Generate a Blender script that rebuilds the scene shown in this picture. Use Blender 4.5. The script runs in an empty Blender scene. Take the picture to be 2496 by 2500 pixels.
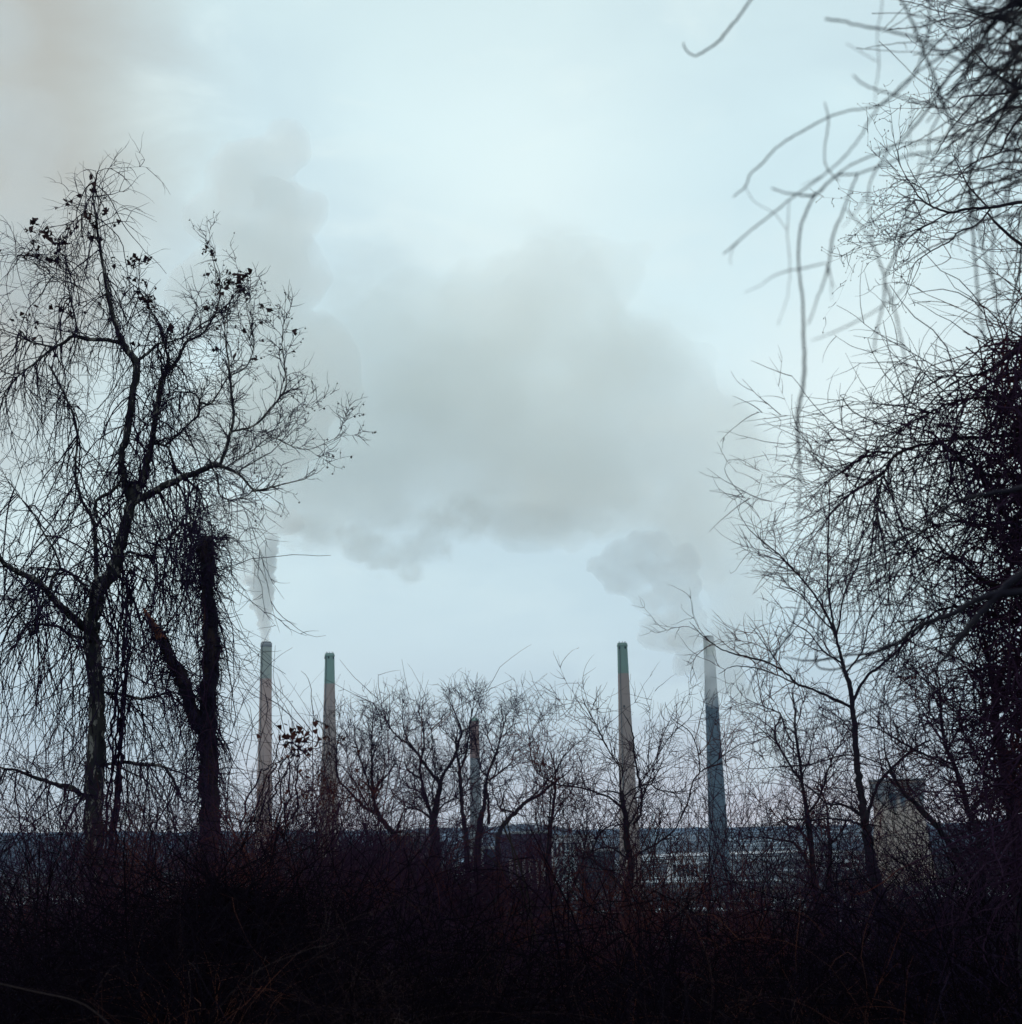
import bpy, bmesh, math, random
import numpy as np
from mathutils import Vector, Matrix

rng = np.random.default_rng(11)
random.seed(5)
SC = bpy.context.scene
COL = SC.collection

# ------------------------------------------------------------------ camera
F = 3566.0                      # focal length in photograph pixels (80 mm on a 56 mm square frame)
PITCH, ROLL = math.radians(12.06), 0.022
_f = np.array([0, math.cos(PITCH), math.sin(PITCH)])
_u = np.array([0, -math.sin(PITCH), math.cos(PITCH)])
_r = np.array([1.0, 0, 0])
RR = _r * math.cos(ROLL) - _u * math.sin(ROLL)
UU = _r * math.sin(ROLL) + _u * math.cos(ROLL)
cam_d = bpy.data.cameras.new('camera')
cam = bpy.data.objects.new('camera', cam_d)
COL.objects.link(cam)
cam.matrix_world = Matrix(((RR[0], UU[0], -_f[0], 0), (RR[1], UU[1], -_f[1], 0), (RR[2], UU[2], -_f[2], 0), (0, 0, 0, 1)))
cam_d.sensor_width = cam_d.sensor_height = 56.0
cam_d.lens = 80.0
cam_d.clip_start, cam_d.clip_end = 0.1, 30000
cam_d.dof.use_dof = True
cam_d.dof.focus_distance = 27.0
cam_d.dof.aperture_fstop = 6.0
SC.camera = cam

# ------------------------------------------------------------------ overcast sky, soft sun
world = bpy.data.worlds.new("World")
SC.world = world
world.use_nodes = True
wn, wl = world.node_tree.nodes, world.node_tree.links
wn.clear()

def N(tree, t, **kw):
    n = tree.nodes.new(t)
    for k, v in kw.items():
        if k == 'inp':
            for i, val in v.items():
                n.inputs[i].default_value = val
        else:
            setattr(n, k, v)
    return n

def srgb(r, g, b):
    c = np.array([r, g, b]) / 255.0
    c = np.where(c <= 0.04045, c / 12.92, ((c + 0.055) / 1.055) ** 2.4)
    return (float(c[0]), float(c[1]), float(c[2]), 1.0)

def math_n(tree, op, a, b=None, c=None, clamp=False):
    n = tree.nodes.new('ShaderNodeMath'); n.operation = op; n.use_clamp = clamp
    for i, v in enumerate((a, b, c)):
        if v is None: continue
        if hasattr(v, 'node'): tree.links.new(v, n.inputs[i])
        else: n.inputs[i].default_value = v
    return n.outputs[0]

def mixc(tree, fac, a, b, mode='MIX'):
    n = tree.nodes.new('ShaderNodeMix'); n.data_type = 'RGBA'; n.blend_type = mode
    for i, v in ((0, fac), (6, a), (7, b)):
        if hasattr(v, 'node'): tree.links.new(v, n.inputs[i])
        else: n.inputs[i].default_value = v
    return n.outputs[2]

SUN_EL, SUN_AZ = math.radians(24), math.radians(-38)     # ahead of the camera and to its left, behind the overcast
T = world.node_tree
tc = N(T, 'ShaderNodeTexCoord')
sky = N(T, 'ShaderNodeTexSky', sky_type='NISHITA', sun_disc=False, sun_elevation=SUN_EL, sun_rotation=SUN_AZ)
sep = N(T, 'ShaderNodeSeparateXYZ'); T.links.new(tc.outputs['Generated'], sep.inputs[0])
ramp = N(T, 'ShaderNodeValToRGB')
T.links.new(math_n(T, 'MULTIPLY_ADD', sep.outputs[2], 1.0, 0.0), ramp.inputs[0])
cr = ramp.color_ramp
cr.elements[0].position = 0.0; cr.elements[0].color = srgb(224, 213, 218)
cr.elements[1].position = 1.0; cr.elements[1].color = srgb(212, 228, 232)
for p, c in ((0.03, (220, 217, 221)), (0.075, (213, 222, 224)), (0.12, (222, 237, 236)), (0.17, (228, 246, 244)),
             (0.30, (219, 241, 243)), (0.45, (216, 238, 240)), (0.56, (206, 226, 228))):
    e = cr.elements.new(p); e.color = srgb(*c)
# slow uneven brightness of the cloud deck
mp = N(T, 'ShaderNodeMapping'); mp.inputs['Scale'].default_value = (1.0, 1.0, 2.2)
T.links.new(tc.outputs['Generated'], mp.inputs[0])
n1 = N(T, 'ShaderNodeTexNoise', inp={'Scale': 3.2, 'Detail': 5.0, 'Roughness': 0.5, 'Distortion': 0.3})
T.links.new(mp.outputs[0], n1.inputs['Vector'])
n2 = N(T, 'ShaderNodeTexNoise', inp={'Scale': 9.0, 'Detail': 8.0, 'Roughness': 0.55, 'Distortion': 0.4})
T.links.new(mp.outputs[0], n2.inputs['Vector'])
def mapr(tree, v, a, b, c, d, smooth=True):
    n = tree.nodes.new('ShaderNodeMapRange')
    if smooth: n.interpolation_type = 'SMOOTHSTEP'
    tree.links.new(v, n.inputs[0])
    for i, q in enumerate((a, b, c, d)): n.inputs[i + 1].default_value = q
    return n.outputs[0]
deck = mixc(T, mapr(T, n1.outputs[0], 0.35, 0.65, 0.0, 0.6), ramp.outputs[0], srgb(194, 214, 221))
deck = mixc(T, mapr(T, n2.outputs[0], 0.48, 0.70, 0.0, 0.5), deck, srgb(228, 243, 241))
# banks of darker cloud, and the bright break, each placed by direction in the sky
def dirpx(px, py):
    d = _f + RR * ((px - 1248) / F) + UU * ((1250 - py) / F)
    return d / np.linalg.norm(d)
def lobe(px, py, r, soft, wob):
    c = dirpx(px, py)
    dp = N(T, 'ShaderNodeVectorMath', operation='DISTANCE'); dp.inputs[1].default_value = tuple(c)
    T.links.new(tc.outputs['Generated'], dp.inputs[0])
    d = math_n(T, 'MULTIPLY_ADD', math_n(T, 'SUBTRACT', n2.outputs[0], 0.5), wob, dp.outputs['Value'])
    return mapr(T, d, (r - soft) / F, (r + soft) / F, 1.0, 0.0)
deck = mixc(T, math_n(T, 'MULTIPLY', lobe(-560, 350, 800, 260, 0.10), 0.85), deck, srgb(176, 172, 160))
deck = mixc(T, math_n(T, 'MULTIPLY', lobe(2120, 1050, 330, 330, 0.03), 0.9), deck, srgb(238, 251, 248))
deck = mixc(T, math_n(T, 'MULTIPLY', lobe(1300, 480, 260, 420, 0.05), 0.65), deck, srgb(236, 250, 247))
deck = mixc(T, math_n(T, 'MULTIPLY', lobe(1850, 480, 260, 300, 0.05), 0.35), deck, srgb(196, 220, 228))
bg = N(T, 'ShaderNodeBackground', inp={'Strength': 1.17})
bg2 = N(T, 'ShaderNodeBackground', inp={'Strength': 0.05})
T.links.new(sky.outputs[0], bg2.inputs[0])
T.links.new(deck, bg.inputs[0])
addw = N(T, 'ShaderNodeMixShader', inp={0: 0.06})
wo = N(T, 'ShaderNodeOutputWorld')
T.links.new(bg.outputs[0], addw.inputs[1]); T.links.new(bg2.outputs[0], addw.inputs[2])
T.links.new(addw.outputs[0], wo.inputs[0])
world.cycles.sampling_method = 'MANUAL'; world.cycles.sample_map_resolution = 512

sun_d = bpy.data.lights.new('sun', 'SUN')
sun_d.energy = 1.0; sun_d.angle = math.radians(25); sun_d.color = (1.0, 0.93, 0.84)
sun = bpy.data.objects.new('sun', sun_d); COL.objects.link(sun)
_sd = Vector((math.sin(SUN_AZ) * math.cos(SUN_EL), math.cos(SUN_AZ) * math.cos(SUN_EL), math.sin(SUN_EL)))
sun.rotation_euler = (-_sd).to_track_quat('-Z', 'Y').to_euler()

SC.view_settings.view_transform = 'Standard'
SC.view_settings.look = 'None'
SC.view_settings.exposure = 0.0
SC.view_settings.gamma = 1.0
SC.view_settings.use_curve_mapping = False
SC.cycles.max_bounces = 10
SC.cycles.diffuse_bounces = 2
SC.cycles.glossy_bounces = 2
SC.cycles.volume_bounces = 7
SC.cycles.transparent_max_bounces = 12
SC.cycles.use_denoising = True
SC.cycles.denoiser = 'OPENIMAGEDENOISE'

# ------------------------------------------------------------------ helpers
def P(px, py, Y):
    """The point of the world seen at a photograph pixel, at Y metres in front of the camera."""
    d = _f + RR * ((px - 1248) / F) + UU * ((1250 - py) / F)
    return d * (Y / d[1])

def tag(o, label=None, cat=None, group=None, kind=None):
    if label: o['label'] = label
    if cat: o['category'] = cat
    if group: o['group'] = group
    if kind: o['kind'] = kind
    return o

def empty(name, loc, label=None, cat=None, group=None):
    o = bpy.data.objects.new(name, None); COL.objects.link(o)
    o.location = tuple(loc); o.empty_display_size = 0.3
    return tag(o, label, cat, group)

def link(name, me, mat, parent=None):
    o = bpy.data.objects.new(name, me); COL.objects.link(o)
    if mat is not None and not me.materials: me.materials.append(mat)
    if parent is not None:
        o.parent = parent
        o.matrix_parent_inverse = Matrix.Translation(-Vector(parent.location))
    return o

def mesh_np(name, V, Q, smooth=True):
    """numpy vertices and an (n, 3 or 4) face array to a mesh."""
    me = bpy.data.meshes.new(name)
    V = np.ascontiguousarray(V, dtype=np.float32); Q = np.ascontiguousarray(Q, dtype=np.int32)
    k = Q.shape[1]
    me.vertices.add(len(V)); me.vertices.foreach_set('co', V.ravel())
    me.loops.add(Q.size); me.loops.foreach_set('vertex_index', Q.ravel())
    me.polygons.add(len(Q)); me.polygons.foreach_set('loop_start', np.arange(0, Q.size, k, dtype=np.int32))
    me.polygons.foreach_set('use_smooth', np.full(len(Q), smooth))
    me.update(calc_edges=True)
    return me

def box_bm(bm, x0, x1, y0, y1, z0, z1):
    r = bmesh.ops.create_cube(bm, size=1.0)
    bmesh.ops.scale(bm, vec=(x1 - x0, y1 - y0, z1 - z0), verts=r['verts'])
    bmesh.ops.translate(bm, vec=((x0 + x1) / 2, (y0 + y1) / 2, (z0 + z1) / 2), verts=r['verts'])
    return r['verts']

def bm_obj(name, bm, mat, parent=None, smooth=False):
    me = bpy.data.meshes.new(name); bm.to_mesh(me); bm.free()
    if smooth: me.polygons.foreach_set('use_smooth', np.full(len(me.polygons), True))
    return link(name, me, mat, parent)

def material(name, col, rough=0.9, noise=None, bump=None, spec=0.2):
    """noise = [(scale, detail, threshold lo, hi, colour), ...] layered over the base colour."""
    m = bpy.data.materials.new(name); m.use_nodes = True
    t = m.node_tree; b = t.nodes['Principled BSDF']
    b.inputs['Roughness'].default_value = rough
    b.inputs['Specular IOR Level'].default_value = spec
    c = tuple(col) + (1,) if len(col) == 3 else col
    cur = None
    tcn = t.nodes.new('ShaderNodeTexCoord')
    for (sc, det, lo, hi, cc) in (noise or []):
        nn = t.nodes.new('ShaderNodeTexNoise')
        if isinstance(sc, tuple):
            mpn = t.nodes.new('ShaderNodeMapping'); mpn.inputs['Scale'].default_value = sc
            t.links.new(tcn.outputs['Object'], mpn.inputs[0]); t.links.new(mpn.outputs[0], nn.inputs['Vector'])
            nn.inputs['Scale'].default_value = 1.0
        else:
            t.links.new(tcn.outputs['Object'], nn.inputs['Vector']); nn.inputs['Scale'].default_value = sc
        nn.inputs['Detail'].default_value = det
        f = mapr(t, nn.outputs[0], lo, hi, 0.0, 1.0)
        cur = mixc(t, f, cur if cur is not None else c, tuple(cc) + (1,))
    if cur is not None: t.links.new(cur, b.inputs['Base Color'])
    else: b.inputs['Base Color'].default_value = c
    if bump:
        nn = t.nodes.new('ShaderNodeTexNoise'); nn.inputs['Scale'].default_value = bump[0]; nn.inputs['Detail'].default_value = 6
        t.links.new(tcn.outputs['Object'], nn.inputs['Vector'])
        bb = t.nodes.new('ShaderNodeBump'); bb.inputs['Strength'].default_value = 0.6; bb.inputs['Distance'].default_value = bump[1]
        t.links.new(nn.outputs[0], bb.inputs['Height']); t.links.new(bb.outputs[0], b.inputs['Normal'])
    return m

def revolve(profile, seg, centre, name, mat, parent, smooth=True, square=0.0):
    """profile = [(r, z)] round a vertical axis."""
    a = np.linspace(0, 2 * math.pi, seg, endpoint=False)
    V = []
    for r, z in profile:
        V.append(np.stack([centre[0] + r * np.cos(a), centre[1] + r * np.sin(a), np.full(seg, z)], 1))
    V = np.concatenate(V)
    i = np.arange(seg); j = (i + 1) % seg
    Q = np.concatenate([np.stack([k * seg + i, k * seg + j, (k + 1) * seg + j, (k + 1) * seg + i], 1) for k in range(len(profile) - 1)])
    o = link(name, mesh_np(name, V, Q, smooth), mat, parent)
    return o
# ------------------------------------------------------------------ terrain
def lerp_profile(xs, pts):
    return np.interp(xs, [p[0] for p in pts], [p[1] for p in pts])

def vnoise(x, y, s, seed):
    """smooth value noise on a numpy grid"""
    r = np.random.default_rng(seed).random((257, 257))
    X, Y = x / s + 1000.37, y / s + 1000.71
    xi, yi = np.floor(X).astype(int), np.floor(Y).astype(int)
    fx, fy = X - xi, Y - yi
    fx, fy = fx * fx * (3 - 2 * fx), fy * fy * (3 - 2 * fy)
    g = lambda a, b: r[a % 257, b % 257]
    return (g(xi, yi) * (1 - fx) + g(xi + 1, yi) * fx) * (1 - fy) + (g(xi, yi + 1) * (1 - fx) + g(xi + 1, yi + 1) * fx) * fy

PROF = [(-60, -1.2), (0, -1.65), (6, -1.75), (14, -2.2), (26, -3.0), (38, -4.2), (60, -8), (90, -14), (140, -24),
        (220, -38), (300, -44), (420, -45), (20000, -45)]
def terrain_z(x, y):
    x = np.asarray(x, float); y = np.asarray(y, float)
    d = np.where(y > 0, np.hypot(y, x * 0.4), y)
    z = lerp_profile(d, PROF)
    near = np.clip((420 - d) / 380, 0, 1)
    z = z + near * (vnoise(x, y, 9, 1) - 0.5) * 0.7 * np.clip(d / 12, 0.15, 1) + (vnoise(x, y, 2.1, 2) - 0.5) * 0.12 * near
    far = np.clip((y - 1900) / 700, 0, 1)
    z = z + far * (vnoise(x, y, 900, 3) * 26 - 16)
    return z

def sheet(name, xs, ys, zf, mat):
    X, Y = np.meshgrid(xs, ys)
    Z = zf(X, Y)
    V = np.stack([X.ravel(), Y.ravel(), Z.ravel()], 1)
    nx, ny = len(xs), len(ys)
    i, j = np.meshgrid(np.arange(nx - 1), np.arange(ny - 1))
    a = (j * nx + i).ravel()
    return link(name, mesh_np(name, V, np.stack([a, a + 1, a + nx + 1, a + nx], 1)), mat)

soil = material('leaf_litter', (0.010, 0.008, 0.009), 1.0,
                [(0.9, 8, 0.40, 0.62, (0.006, 0.006, 0.007)), (9.0, 6, 0.55, 0.70, (0.016, 0.010, 0.009))], bump=(12, 0.05))
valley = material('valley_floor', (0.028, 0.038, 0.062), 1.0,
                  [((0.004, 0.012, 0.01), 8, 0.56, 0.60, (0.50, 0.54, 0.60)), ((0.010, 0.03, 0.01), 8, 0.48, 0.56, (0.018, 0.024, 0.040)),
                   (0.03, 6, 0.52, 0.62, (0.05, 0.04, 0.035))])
gx = np.unique(np.concatenate([-np.geomspace(1, 60, 46)[::-1], [0], np.geomspace(1, 60, 46)]))
ys_near = np.concatenate([np.linspace(-60, 0, 12), np.linspace(1, 60, 90), np.geomspace(62, 420, 40)])
xs_near = np.concatenate([-np.geomspace(40, 700, 22)[::-1], np.linspace(-39, 39, 110), np.geomspace(40, 700, 22)])
tag(sheet('hillside_ground', xs_near, ys_near, terrain_z, soil), kind='structure')
xs_far = np.linspace(-9000, 9000, 181)
ys_far = np.concatenate([np.linspace(410, 1900, 20), np.linspace(2000, 3400, 15), np.linspace(3600, 9400, 18)])
tag(sheet('valley_ground', xs_far, ys_far, lambda x, y: terrain_z(x, y) - np.where(y < 415, 1.5, 0.0), valley), kind='structure')
xs_b = np.linspace(-9000, 9000, 37)
tag(sheet('ground_behind', xs_b, np.linspace(-9000, -55, 20), lambda x, y: np.full_like(x, -1.9) + (vnoise(x, y, 300, 9) - .5) * 0, soil), kind='structure')
for s, nm in ((-1, 'ground_left'), (1, 'ground_right')):
    xx = np.linspace(690, 9000, 12) * s
    tag(sheet(nm, np.sort(xx), np.linspace(-60, 425, 12), lambda x, y: lerp_profile(np.hypot(y, x * 0.4), PROF) - 0.6, soil), kind='structure')

river_m = material('river_water', (0.04, 0.06, 0.07), 0.12, spec=0.5)
def river_z(x, y): return np.full_like(x, -44.2)
RX = np.linspace(60, 1500, 30)
V, Q = [], []
for x in RX:
    c = 1900 + 220 * math.sin(x / 420.0); w = 60 + 20 * math.sin(x / 130)
    V += [(x, c - w, -44.2), (x, c + w, -44.2)]
Q = [(2 * k, 2 * k + 2, 2 * k + 3, 2 * k + 1) for k in range(len(RX) - 1)]
tag(link('river', mesh_np('river', np.array(V), np.array(Q)), river_m), kind='structure')

# wooded ridges that close the valley: long bodies with real depth and a ragged tree line on top
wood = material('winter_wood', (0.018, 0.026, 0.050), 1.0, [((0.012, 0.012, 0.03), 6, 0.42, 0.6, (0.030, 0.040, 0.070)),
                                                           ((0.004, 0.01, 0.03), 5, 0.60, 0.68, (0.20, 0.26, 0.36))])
def ridge(name, px0, px1, Y, crest, depth, base=-47, jag=2.0, n=300, seed=0):
    """crest: [(photo px, photo py)] where its top shows."""
    r = np.random.default_rng(seed)
    px = np.linspace(px0, px1, n)
    py = np.interp(px, [c[0] for c in crest], [c[1] for c in crest])
    top = np.array([P(a, b, Y) for a, b in zip(px, py)])
    top[:, 2] += (r.random(n) - 0.5) * jag + (vnoise(top[:, 0], top[:, 0] * 0, 60, seed) - 0.5) * jag * 1.5
    rows = []
    for t, dz in ((-1.0, 0.0), (-0.7, 0.35), (-0.35, 0.75), (-0.08, 0.97), (0.0, 1.0), (0.5, 0.9), (1.0, 0.0)):
        R = top.copy()
        R[:, 1] += t * depth
        R[:, 2] = base + (top[:, 2] - base) * dz + (0 if dz in (0, 1) else 1) * (r.random(n) - 0.5) * jag
        rows.append(R)
    V = np.concatenate(rows)
    i, j = np.meshgrid(np.arange(n - 1), np.arange(len(rows) - 1))
    a = (j * n + i).ravel()
    return tag(link(name, mesh_np(name, V, np.stack([a, a + 1, a + n + 1, a + n], 1), False), wood), kind='structure')
ridge('far_hills', -700, 3300, 6000, [(-700, 2040), (300, 2030), (1200, 2026), (1480, 2027), (1600, 2024), (1900, 2021), (2500, 2014), (3300, 2010)], 900, jag=7, seed=2)
ridge('wooded_hill', -900, 1500, 2300, [(-900, 2030), (0, 2042), (250, 2044), (520, 2038), (800, 2036), (1100, 2022), (1250, 2012), (1380, 2020), (1440, 2040), (1500, 2090)], 500, jag=4, seed=3)
ridge('wooded_hill', 2080, 3400, 1700, [(2080, 2110), (2150, 2065), (2280, 2045), (2420, 2012), (2600, 1990), (3400, 1960)], 420, jag=4, seed=4)

# ------------------------------------------------------------------ power station
GZ = -45.0
def concrete(name, col, dark, scale=0.02):
    return material(name, col, 0.95, [((scale * 2, scale * 2, scale * .5), 6, 0.40, 0.65, tuple(c * 0.82 for c in col)),
                                      ((0.35, 0.35, 0.012), 5, 0.56, 0.68, dark)])
c_grey = concrete('grey_concrete', (0.36, 0.38, 0.35), (0.27, 0.29, 0.27))
c_green = concrete('green_grey_concrete', (0.23, 0.33, 0.29), (0.17, 0.25, 0.225))
c_pink = concrete('pinkish_concrete', (0.45, 0.325, 0.295), (0.33, 0.25, 0.235))
c_brown = concrete('brownish_concrete', (0.38, 0.295, 0.27), (0.28, 0.225, 0.21))
c_blue = concrete('blue_grey_concrete', (0.125, 0.165, 0.21), (0.09, 0.12, 0.155))
c_brick = concrete('weathered_brick', (0.32, 0.20, 0.185), (0.23, 0.155, 0.15))
c_dkgrey = concrete('dark_grey_concrete', (0.26, 0.265, 0.28), (0.18, 0.185, 0.20))
steel = material('dull_steel', (0.10, 0.11, 0.12), 0.6)
darkm = material('soot', (0.02, 0.02, 0.022), 0.9)

def ring_pts(c, r, z, n=12):
    a = np.linspace(0, 2 * math.pi, n, endpoint=False)
    return [(c[0] + r * math.cos(t), c[1] + r * math.sin(t), z) for t in a]

def chimney(label, px, py, wtop, Y, wlow, pylow, band_py, m_top, m_low, seg=40, rim='collar', name='chimney', lights=(), platforms=()):
    top = P(px, py, Y)
    k = np.linalg.norm(P(px, py, Y)) / F
    rt = wtop / 2 * k * math.cos(0.08)
    zl = P(px, pylow, Y)[2]; rl = wlow / 2 * (Y / F) * 1.02
    zt = top[2]
    rad = lambda z: rt + (rl - rt) * ((zt - z) / (zt - zl)) ** 1.18 if z < zt else rt
    root = empty(name, (top[0], top[1], GZ), label, 'chimney', 'tall chimneys of the power station')
    c = (top[0], top[1])
    zb = P(px, band_py, Y)[2]
    zs = np.linspace(zb, GZ - 1.0, 26)
    revolve([(rad(z), z) for z in zs], seg, c, 'shaft', m_low, root, smooth=seg > 12)
    zs = np.linspace(zt, zb, 8)
    prof = [(rad(z) + 0.02, z) for z in zs]
    if rim == 'collar':
        o = revolve([(rt * 0.62, zt - 6), (rt * 0.62, zt + .1), (rt * 0.80, zt + 0.1), (rt * 1.10, zt - 1.2), (rt * 1.10, zt - 1.9), (rt + .02, zt - 2.3)], seg, c, 'rim', m_top, root, False)
        revolve(prof, seg, c, 'upper_band', m_top, root, True)
        for a in range(0, 360, 45):       # lifting davits on the rim
            bm = bmesh.new(); t = math.radians(a)
            box_bm(bm, c[0] + rt * .75 * math.cos(t) - .12, c[0] + rt * .75 * math.cos(t) + .12, c[1] + rt * .75 * math.sin(t) - .12, c[1] + rt * .75 * math.sin(t) + .12, zt, zt + 1.1)
            bm_obj('davit', bm, steel, root)
    elif rim == 'dark':
        revolve([(rt * 0.8, zt - 8), (rt * 0.8, zt + .5), (rt * 1.02, zt + .5), (rt * 1.04, zt - 2.5), (rt, zt - 2.6)], seg, c, 'rim', c_dkgrey, root, True)
        revolve(prof, seg, c, 'upper_band', m_top, root, True)
        revolve([(rt * 0.86, zt + .2), (rt * .86, zt + 1.2), (rt * .70, zt + 1.2), (rt * .70, zt - 5)], seg, c, 'flue', darkm, root)
    else:                                  # capped with a low pyramid
        revolve([(rt * 1.0, zt - 1.2), (rt * 1.12, zt - 1.2), (rt * 1.12, zt - .3), (0.05, zt + 2.4)], seg, c, 'cap', c_green, root, False)
        revolve(prof, seg, c, 'upper_band', m_top, root, False)
    t_ = math.radians(236)                 # ladder run down the side
    A_ = [Vector((c[0] + (rad(z) + .3) * math.cos(t_), c[1] + (rad(z) + .3) * math.sin(t_), z)) for z in np.linspace(GZ, zt - 2, 14)]
    bm = bmesh.new(); vs = []
    for a in A_:
        vs.append([bm.verts.new(a + Vector((dx, dy, 0))) for dx, dy in ((-.2, -.15), (.2, -.15), (.2, .15), (-.2, .15))])
    for p_, q_ in zip(vs, vs[1:]):
        for i in range(4): bm.faces.new((p_[i], p_[(i + 1) % 4], q_[(i + 1) % 4], q_[i]))
    bm_obj('ladder', bm, steel, root)
    for zz, aa in lights:
        z = P(px, zz, Y)[2]; t = math.radians(aa); r = rad(z)
        bm = bmesh.new(); x, y = c[0] + r * math.cos(t), c[1] + r * math.sin(t)
        box_bm(bm, x - .45, x + .45, y - .5, y + .5, z - .6, z + .7)
        bm_obj('lamp_box', bm, darkm, root)
    for zz in platforms:
        z = P(px, zz, Y)[2]; r = rad(z)
        revolve([(r, z - .3), (r + 1.2, z), (r + 1.2, z + .15), (r, z + .15)], seg, c, 'platform', steel, root, False)
    return root, top, rt

ch1 = chimney('tall pale chimney furthest left with a steam plume rising straight from its dark mouth', 651.5, 1571, 26.5, 1040, 33, 1850, 1657, c_grey, c_pink, rim='dark')
ch2 = chimney('slim tapering chimney with a green-grey top, standing alone left of the low bare trees', 806, 1595, 22.5, 1000, 37, 1880, 1669, c_green, c_brown, lights=((1606, 200), (1606, 265), (1606, 330), (1748, 215), (1748, 325)))
ch3 = chimney('short eight-sided chimney with a small pointed cap among the middle trees', 1158.5, 1756, 21.5, 1100, 28, 1990, 1850, c_brick, c_dkgrey, seg=8, rim='cap')
ch4 = chimney('wide-based tapering chimney with a green top, centre right, nothing coming out of it', 1519, 1570, 24, 940, 45, 2020, 1644, c_green, c_brown, lights=((1582, 230), (1582, 300), (1725, 262), (1880, 262)))
ch5 = chimney('dark blue-grey chimney half wrapped in steam, furthest right', 1729.5, 1557, 25.5, 900, 43, 1990, 1600, c_grey, c_blue, rim='dark', lights=((1768, 285),))

# number painted high on the right-hand chimney
# cooling tower
ctY = 880.0
def cooling_tower():
    top = P(2188, 1903, ctY); k = ctY / F
    root = empty('cooling_tower', (top[0], top[1], GZ), 'squat concrete cooling tower with a flared rim and dark stained throat, behind the right-hand trees', 'cooling tower')
    prof = []
    for py, w in ((1903, 134), (1909, 131), (1925, 125), (1940, 121), (1961, 118), (1985, 118), (2010, 121), (2040, 127), (2070, 135), (2100, 144), (2130, 153), (2160, 163)):
        prof.append((w / 2 * k, P(2188, py, ctY)[2]))
    zb = prof[-1][1]
    m = bpy.data.materials.new('stained_tower_concrete'); m.use_nodes = True
    t = m.node_tree; b = t.nodes['Principled BSDF']; b.inputs['Roughness'].default_value = 0.95
    tc2 = t.nodes.new('ShaderNodeTexCoord'); mp2 = t.nodes.new('ShaderNodeMapping'); mp2.inputs['Scale'].default_value = (0.22, 0.22, 0.035)
    t.links.new(tc2.outputs['Object'], mp2.inputs[0])
    nz = t.nodes.new('ShaderNodeTexNoise'); nz.inputs['Detail'].default_value = 7; nz.inputs['Scale'].default_value = 1.0
    t.links.new(mp2.outputs[0], nz.inputs['Vector'])
    wv = t.nodes.new('ShaderNodeTexWave'); wv.bands_direction = 'Z'; wv.inputs['Scale'].default_value = 0.22; wv.inputs['Distortion'].default_value = 0.3
    t.links.new(tc2.outputs['Object'], wv.inputs['Vector'])
    sp = t.nodes.new('ShaderNodeSeparateXYZ'); t.links.new(tc2.outputs['Object'], sp.inputs[0])
    zt = prof[0][1]
    zn = math_n(t, 'MULTIPLY_ADD', math_n(t, 'SUBTRACT', nz.outputs[0], 0.5), 16.0, sp.outputs[2])
    up = mapr(t, zn, zt - 19, zt - 9, 0.0, 1.0); dn = mapr(t, zn, zt - 6.5, zt - 3.5, 1.0, 0.0)
    stain = math_n(t, 'MULTIPLY', math_n(t, 'MULTIPLY', up, dn), mapr(t, nz.outputs[0], 0.38, 0.58, 0.35, 1.0))
    base = mixc(t, mapr(t, wv.outputs[0], 0.0, 0.25, 0.35, 0.0), (0.42, 0.33, 0.285, 1), (0.33, 0.265, 0.235, 1))
    base = mixc(t, mapr(t, nz.outputs[0], 0.4, 0.7, 0, .6), base, (0.33, 0.27, 0.245, 1))
    t.links.new(mixc(t, stain, base, (0.05, 0.09, 0.13, 1)), b.inputs['Base Color'])
    revolve(prof, 96, (top[0], top[1]), 'shell', m, root)
    r0 = prof[0][0]
    revolve([(r0 * .97, zt - 8), (r0 * .97, zt + .35), (r0 * 1.015, zt + .35), (r0 * 1.015, zt - .9), (r0, zt - .95)], 96, (top[0], top[1]), 'rim', c_dkgrey, root)
    rb = prof[-1][0]
    for k2 in range(36):
        a = math.radians(k2 * 10); bm = bmesh.new()
        x, y = top[0] + rb * 1.02 * math.cos(a), top[1] + rb * 1.02 * math.sin(a)
        box_bm(bm, x - .4, x + .4, y - .4, y + .4, GZ - .5, zb + .6)
        bm_obj('leg', bm, c_dkgrey, root)
cooling_tower()

# plant buildings
def building(name, label, px0, px1, py_top, Y, depth, mat, cat='building', roof=None, stripes=(), stripe_m=None, stripe_y=(0.1, 0.8), windows=None, group=None):
    a = P(px0, py_top, Y); b = P(px1, py_top, Y)
    zt = (a[2] + b[2]) / 2
    root = empty(name, ((a[0] + b[0]) / 2, Y + depth / 2, GZ), label, cat, group)
    bm = bmesh.new(); box_bm(bm, a[0], b[0], Y, Y + depth, GZ - .5, zt)
    bm_obj('walls', bm, mat, root)
    bm = bmesh.new(); box_bm(bm, a[0] - .5, b[0] + .5, Y - .5, Y + depth + .5, zt + .003, zt + 1.2)
    bm_obj('roof', bm, roof or c_dkgrey, root)
    h = zt - GZ
    for s, w in stripes:
        x = P(s, py_top, Y)[0]; hw = w / 2 * Y / F
        bm = bmesh.new(); box_bm(bm, x - hw, x + hw, Y - .7, Y + .1, GZ + h * stripe_y[0], GZ + h * stripe_y[1])
        bm_obj('pilaster', bm, stripe_m, root)
    if windows:
        nx, nz, wm = windows
        for i in range(nx):
            for j in range(nz):
                x = a[0] + (b[0] - a[0]) * (i + .5) / nx; z = GZ + h * (j + .5) / nz
                hw = (b[0] - a[0]) / nx * .3; hz = h / nz * .28
                bm = bmesh.new(); box_bm(bm, x - hw, x + hw, Y - .25, Y + .1, z - hz, z + hz)
                bm_obj('window', bm, wm, root)
    return root
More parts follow.
